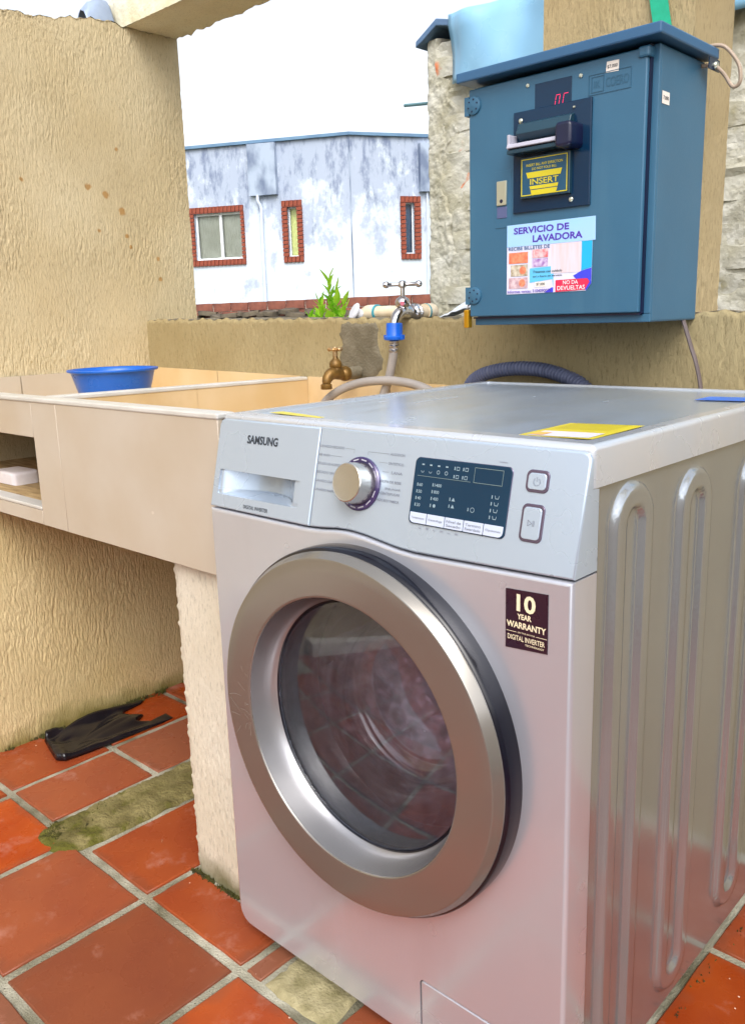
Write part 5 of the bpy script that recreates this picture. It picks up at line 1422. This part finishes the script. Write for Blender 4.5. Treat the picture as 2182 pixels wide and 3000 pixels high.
while z < 1.90:
    x = -1.0 + rg.uniform(-.11, .0) + (0.06 if row % 2 else 0)
    while x < .85:
        me, l = blocks[rg.randrange(len(blocks))]
        o = bpy.data.objects.new('brick', me)
        link(o, t, (x + l / 2, 1.926 + rg.uniform(-.012, .012), z + .031 + rg.uniform(-.006, .006)))
        o.rotation_euler = (R(rg.uniform(-4, 4)), R(rg.uniform(-1.5, 1.5)), R(rg.uniform(-3, 3)))
        x += l + rg.uniform(.004, .018)
    z += .066; row += 1
# plastered end of the wall
mb = MB()
def plas(u, v):
    x = -1.128 + .17 * u; z = .55 + 1.385 * v
    y = 1.892 + .007 * mnoise.noise(Vector((x * 14, z * 9, 1))) + .005 * mnoise.noise(Vector((x * 45, z * 34, 6))) + .005 * mnoise.noise(Vector((x * 110, z * 90, 6)))
    ragged = .55 + .35 * mnoise.noise(Vector((z * 4.5, 3, 3))) + .18 * mnoise.noise(Vector((z * 17, 1, 3)))
    if u > ragged: y += .045 * min((u - ragged) / .12, 1)
    if u < .03: y += .01; x += .010 * mnoise.noise(Vector((z * 13, 8, 3))) + .006 * mnoise.noise(Vector((z * 40, 8, 3)))
    return (x, y, z)
mb.grid(plas, 40, 220)
mb.grid(lambda u, v: (plas(0, v)[0], plas(0, v)[1] + .2 * u, plas(0, v)[2]), 6, 220)
mb.build('plaster', m_mortar, t, smooth=True, angle=180)
# coping
mb = MB()
ck = [(-1.150, 1.915), (-1.148, 1.935), (-1.055, 1.990), (-.950, 1.962), (-.950, 1.942), (-1.055, 1.967), (-1.118, 1.930)]
vs = [(x, 1.860, z) for x, z in ck] + [(x, 2.13, z) for x, z in ck]; n7 = len(ck)
mb.add(vs, [tuple(range(n7)), tuple(range(n7, 2 * n7))[::-1]] + [(k, (k + 1) % n7, n7 + (k + 1) % n7, n7 + k) for k in range(n7)])
mb.build('coping', m_capt, t, bevel=.003)
# tarp over the wall
mb = MB()
def tarp(u, v):
    x = -1.0 + 2.6 * u
    s = v * .62
    if s < .22: y = 1.872 - .006 * (s < .2); z = 1.765 + s + .0
    else:
        q = (s - .22) / .40; y = 1.872 + .26 * q; z = 1.985 + .035 * math.sin(math.pi * min(q * 1.0, 1)) - .02 * q
    w = mnoise.noise(Vector((x * 4, s * 5, 2))) * .022 + .016 * math.sin(x * 17 + s * 7) + .005 * math.sin(x * 41 - s * 11) + mnoise.noise(Vector((x * 11 + s * 6, s * 4, 8))) * .010
    y += w - .018; z += .012 * mnoise.noise(Vector((x * 5, 1, 4))) * (1 - v) + (.02 * mnoise.noise(Vector((x * 3, 5, 4))) if v > .3 else 0)
    if u < .02: x += .03 * (1 - v * 2) * .4
    return (x, y, z)
mb.grid(tarp, 120, 30)
o = mb.build('tarp', m_tarp, smooth=True, angle=180); s_ = o.modifiers.new('s', 'SOLIDIFY'); s_.thickness = .0015
tag(o, 'shiny pale blue plastic tarp draped over the crumbling brick wall', 'tarp')
mb = MB(); mb.tube([(-1.30, 1.97, 1.765), (-1.0, 1.99, 1.737)], .006, 8, 1)
tag(mb.build('metal_rod', m_rod, smooth=True), 'thin teal metal rod sticking out of the crumbling wall end', 'rod')

# ================================================================== PLANT
t = thing('leafy_plant', (-1.07, 1.32, GROUND_Z), 'bright green leafy plant rising behind the low wall', 'plant')
def leaf_mesh(l, w, bend, name='leaf'):
    mb = MB(); n = 6
    for i in range(n + 1):
        s = i / n; ww = w * math.sin(math.pi * (s ** .75)) * .5 + .0004
        zz_ = bend * l * (s - s * s * 1.4)
        mb.v += [(s * l, -ww, zz_ + ww * .35), (s * l, 0, zz_), (s * l, ww, zz_ + ww * .35)]
    for i in range(n):
        a = i * 3; mb.f += [(a, a + 1, a + 4, a + 3), (a + 1, a + 2, a + 5, a + 4)]
    return mb.mesh(name, smooth=True, recalc=False, angle=180)
lms = []
for k in range(6):
    me = leaf_mesh(.050 + .006 * k, 0.018 + .0028 * k, .5 - .12 * k); me.materials.append(m_leaf if k % 3 else m_leafd); lms.append(me)
rg = random.Random(12)
stems = [(-1.065, 1.30, 1.100), (-1.085, 1.33, 1.045), (-1.045, 1.31, 1.055), (-1.11, 1.30, 1.015), (-1.135, 1.32, .995), (-1.03, 1.33, 1.02), (-1.09, 1.28, 1.03), (-1.15, 1.29, .98)]
for (xx, yy_, zt) in stems:
    b0 = Vector((-1.08 + (xx + 1.08) * .3, 1.32, GROUND_Z)); tp = Vector((xx, yy_, zt))
    mid = b0.lerp(tp, .6) + Vector((rg.uniform(-.02, .02), rg.uniform(-.02, .02), 0))
    mb = MB(); mb.tube([b0, mid, tp], .003, 6, 6, rfun=lambda s: .0045 - .0032 * s); mb.build('stem', m_stem, t, smooth=True)
    nl = 22
    for i in range(nl):
        f = i / (nl - 1); z = zt - .24 * (1 - f)
        c = mid.lerp(tp, (z - mid.z) / (tp.z - mid.z)) if tp.z > mid.z else tp
        o = bpy.data.objects.new('leaf', lms[rg.randrange(6)])
        link(o, t, c)
        up = .25 + .75 * f ** 2 + rg.uniform(-.15, .15)
        o.rotation_euler = (rg.uniform(-.3, .3), -up * 1.25, i * 2.4 + rg.uniform(-.3, .3))
        sc = (1.0 - .35 * f ** 3) * rg.uniform(.8, 1.15); o.scale = (sc, sc, sc)

# ================================================================== LOW BRICK WALL BEYOND
A = Vector((-5.948, 4.305, 0)); Bv = Vector((-3.47, 4.81, 0))
du_ = (Bv - A).normalized(); nu_ = Vector((du_.y, -du_.x, 0))
t = thing('garden_wall', (-4.6, 4.6, GROUND_Z), 'low weathered red brick garden wall in front of the white house', 'wall')
L0, L1 = -1.2, 4.6
def lw(s, d, z): q = A + du_ * s + nu_ * d; return (q.x, q.y, z)
mb = MB()
for (d0, d1, z0, z1) in ((-.14, -.012, GROUND_Z, 1.125),):
    vs = [lw(L0, d1, z0), lw(L1, d1, z0), lw(L1, d0, z0), lw(L0, d0, z0), lw(L0, d1, z1), lw(L1, d1, z1), lw(L1, d0, z1), lw(L0, d0, z1)]
    mb.add(vs, [(0, 3, 2, 1), (4, 5, 6, 7), (0, 1, 5, 4), (1, 2, 6, 5), (2, 3, 7, 6), (3, 0, 4, 7)])
mb.build('wall_core', m_mortar, t)
gb = []
for k in range(5):
    me = rough_block(.20, .13, .074, 20 + k, .06, .02); me.materials.append(m_brickd); gb.append(me)
gr_ = []
for k in range(4):
    me = rough_block(.12 + .03 * k, .10, .04, 40 + k); me.materials.append(m_brickg); gr_.append(me)
ang = math.atan2(du_.y, du_.x)
for j, z in enumerate((1.105, 1.025, .945)):
    s = L0 + (.1 if j % 2 else 0)
    while s < L1:
        q = A + du_ * s + nu_ * (-.062 + rg.uniform(-.006, .006))
        o = bpy.data.objects.new('brick', gb[rg.randrange(5)]); link(o, t, (q.x, q.y, z))
        o.rotation_euler = (0, R(rg.uniform(-1, 1)), ang + R(rg.uniform(-2, 2)))
        s += .214
s = L0
while s < L1:
    q = A + du_ * s + nu_ * (.05 + rg.uniform(-.02, .03))
    o = bpy.data.objects.new('stone', gr_[rg.randrange(4)]); link(o, t, (q.x, q.y, 1.03 + rg.uniform(-.02, .025)))
    o.rotation_euler = (rg.uniform(-.2, .2), rg.uniform(-.2, .2), ang + rg.uniform(-.5, .5)); s += rg.uniform(.09, .2)
mb = MB()
vs = [lw(L0, .12, .8), lw(L1, .12, .8), lw(L1, -.01, 1.02), lw(L0, -.01, 1.02)]
vs = [lw(L0, .13, GROUND_Z), lw(L1, .13, GROUND_Z), lw(L1, -.012, GROUND_Z), lw(L0, -.012, GROUND_Z), lw(L0, .13, 1.0), lw(L1, .13, 1.0), lw(L1, -.012, 1.012), lw(L0, -.012, 1.012)]
mb.add(vs, [(4, 5, 6, 7), (0, 1, 5, 4), (1, 2, 6, 5), (3, 0, 4, 7)])
mb.build('footing', m_brickg, t)

# ================================================================== NEIGHBOUR HOUSE
hs = thing('white_house', (-9.6, 10.2, GROUND_Z), 'weathered white flat-roofed house with brick-framed windows beyond the wall', 'house')
Cn = Vector((-8.689, 9.275, 0)); uL = Vector((-.8902, -.4555, 0)); uR = Vector((.497, .8678, 0))
nL = Vector((.4555, -.8902, 0)); nR = Vector((.8678, -.497, 0))
TOP = 3.66
def mpH(u_, n_, off=0.0): return lambda s, v, d: tuple(Cn + u_ * s - n_ * (d - off) + Vector((0, 0, v)))
def facade(u_, n_, length, wins, rev):
    mb = MB(); out = quadpoly(0, length, GROUND_Z, TOP)
    hol = [quadpoly(a, b, c, d)[::-1] for a, b, c, d in wins]
    plate(mb, out, mpH(u_, n_), .20, holes=hol, hdepth=.14)
    return mb.build('wall', m_house, hs)
W1 = (1.84, 2.66, 1.955, 2.675); W2 = (.885, 1.042, 1.945, 2.690); W3 = (.878, 1.025, 1.935, 2.700)
facade(uL, nL, 7.5, [W1, W2], False); facade(uR, nR, 5.0, [W3], True)
bB = MB()
e1 = Cn + uL * 7.5 - nL * .2; e2 = Cn + uR * 5.0 - nR * .2; e3 = e2 + (e1 - Cn); c_in = Cn - (nL + nR) * .2 * .6
bot = [Vector((p.x, p.y, GROUND_Z)) for p in (c_in, e2, e3, e1)]; topv = [Vector((p.x, p.y, TOP - .02)) for p in (c_in, e2, e3, e1)]
bB.add(bot + topv, [(1, 2, 6, 5), (2, 3, 7, 6), (4, 5, 6, 7)]); bB.build('wall', m_house, hs)
# roof edge
mb = MB()
for (u_, n_, l_) in ((uL, nL, 7.55), (uR, nR, 5.05)):
    f = mpH(u_, n_)
    vs = [f(-.02, TOP + .001, -.05), f(l_, TOP + .001, -.05), f(l_, TOP + .001, .3), f(.1, TOP + .001, .3), f(-.02, TOP + .045, -.05), f(l_, TOP + .045, -.05), f(l_, TOP + .045, .3), f(.1, TOP + .045, .3)]
    mb.add(vs, [(0, 3, 2, 1), (4, 5, 6, 7), (0, 1, 5, 4), (1, 2, 6, 5), (2, 3, 7, 6), (3, 0, 4, 7)])
mb.build('roof_edge', m_hroof, hs)
BR = {}
def brick_mesh(l, w):
    k = (round(l, 3), round(w, 3))
    if k not in BR:
        mb = MB(); mb.box(-l / 2, l / 2, -.035, .05, -w / 2, w / 2)
        me = mb.mesh('brick'); me.materials.append(m_brick); BR[k] = me
    return BR[k]
def window(u_, n_, opening, frame, kind):
    a, b, c, d = opening; fa, fb, fc, fd = frame
    f = mpH(u_, n_)
    mb = MB()
    fw = .03 if kind == 'wide' else .016
    for (p, q, r_, s_) in ((a, b, c, c + fw), (a, b, d - fw, d), (a, a + fw, c + fw, d - fw), (b - fw, b, c + fw, d - fw)):
        vs = [f(x, z, .05) for x, z in quadpoly(p, q, r_, s_)] + [f(x, z, .09) for x, z in quadpoly(p, q, r_, s_)]
        mb.add(vs, [(0, 1, 2, 3), (0, 4, 5, 1), (1, 5, 6, 2), (2, 6, 7, 3), (3, 7, 4, 0)])
    if kind == 'wide':
        m_ = (a + b) / 2 - .03; vs = [f(x, z, .045) for x, z in quadpoly(m_ - .022, m_ + .022, c + fw, d - fw)] + [f(x, z, .09) for x, z in quadpoly(m_ - .022, m_ + .022, c + fw, d - fw)]
        mb.add(vs, [(0, 1, 2, 3), (0, 4, 5, 1), (1, 5, 6, 2), (2, 6, 7, 3), (3, 7, 4, 0)])
    wn_ = mb.build('window', m_frame, hs)
    splits = [(a + fw, b - fw)] if kind != 'wide' else [(a + fw, m_ - .022), (m_ + .022, b - fw)]
    for (p, q) in splits:
        mb = MB(); mb.add([f(x, z, .07) for x, z in quadpoly(p, q, c + fw, d - fw)], [(0, 1, 2, 3)]); mb.build('pane', m_pane, wn_)
    mt = {'wide': m_blind, 'yellow': m_blindy, 'blue': m_blindb}[kind]
    mb = MB(); nsl = 22 if kind == 'wide' else 5
    mb.grid(lambda u, v: f(a + (b - a) * u, c + (d - c) * v, .115 + .012 * abs(((u * nsl) % 1) - .5)), nsl * 4, 1)
    mb.build('blind', mt, wn_)
    # brick surround
    bw = .098
    def put(s, z, l, w, vertical):
        o = bpy.data.objects.new('brick', brick_mesh(l, w)); q = f(s, z, .0)
        link(o, wn_, q); o.rotation_euler = (0, 0, math.atan2(u_.y, u_.x) + (math.pi if (u_.x < 0) else 0))
    nx = max(int(round((fb - fa) / .066)), 1); st_ = (fb - fa) / nx
    for i in range(nx):
        for (z0, z1) in ((fc, c), (d, fd)): put(fa + (i + .5) * st_, (z0 + z1) / 2, st_ - .010, z1 - z0 - .002, True)
    nz = max(int(round((d - c) / .062)), 1); sz = (d - c) / nz
    for i in range(nz):
        for (s0, s1) in ((fa, a), (b, fb)): put((s0 + s1) / 2, c + (i + .5) * sz, abs(s1 - s0) - .002, sz - .010, False)
window(uL, nL, W1, (1.785, 2.740, 1.860, 2.772), 'wide')
window(uL, nL, W2, (.795, 1.135, 1.855, 2.787), 'yellow')
window(uR, nR, W3, (.796, 1.133, 1.848, 2.795), 'blue')
def hbox(name, u_, n_, s0, s1, z0, z1, d0, d1, mat):
    f = mpH(u_, n_); mb = MB()
    vs = [f(x, z, d0) for x, z in quadpoly(s0, s1, z0, z1)] + [f(x, z, d1) for x, z in quadpoly(s0, s1, z0, z1)]
    mb.add(vs, [(0, 1, 2, 3), (0, 4, 5, 1), (1, 5, 6, 2), (2, 6, 7, 3), (3, 7, 4, 0)])
    return mb.build(name, mat, hs)
hbox('gutter_box', uL, nL, 1.18, 1.64, 2.885, 3.645, -.09, 0, m_gutter)
hbox('gutter_box', uR, nR, 1.11, 1.60, 2.86, 3.57, -.10, 0, m_gutter)
f = mpH(uL, nL); mb = MB(); mb.tube([f(1.50, 2.885, -.08), f(1.50, 2.80, -.08), f(1.465, 2.70, -.05), f(1.465, 2.55, -.05), f(1.475, 1.9, -.05), f(1.478, GROUND_Z, -.05)], .024, 10, 4); mb.build('downpipe', m_down, hs, smooth=True)
f = mpH(uR, nR); mb = MB(); mb.tube([f(1.235, 2.86, -.05), f(1.235, 1.6, -.05), f(1.235, GROUND_Z, -.05)], .014, 8, 3); mb.build('downpipe', m_down, hs, smooth=True)
mb = MB(); f = mpH(uL, nL); mb.tube([f(0.0, GROUND_Z, -.004), f(0.0, TOP, -.004)], .010, 6, 1); mb.build('corner_seam', m_gutter, hs)

bpy.context.view_layer.update()
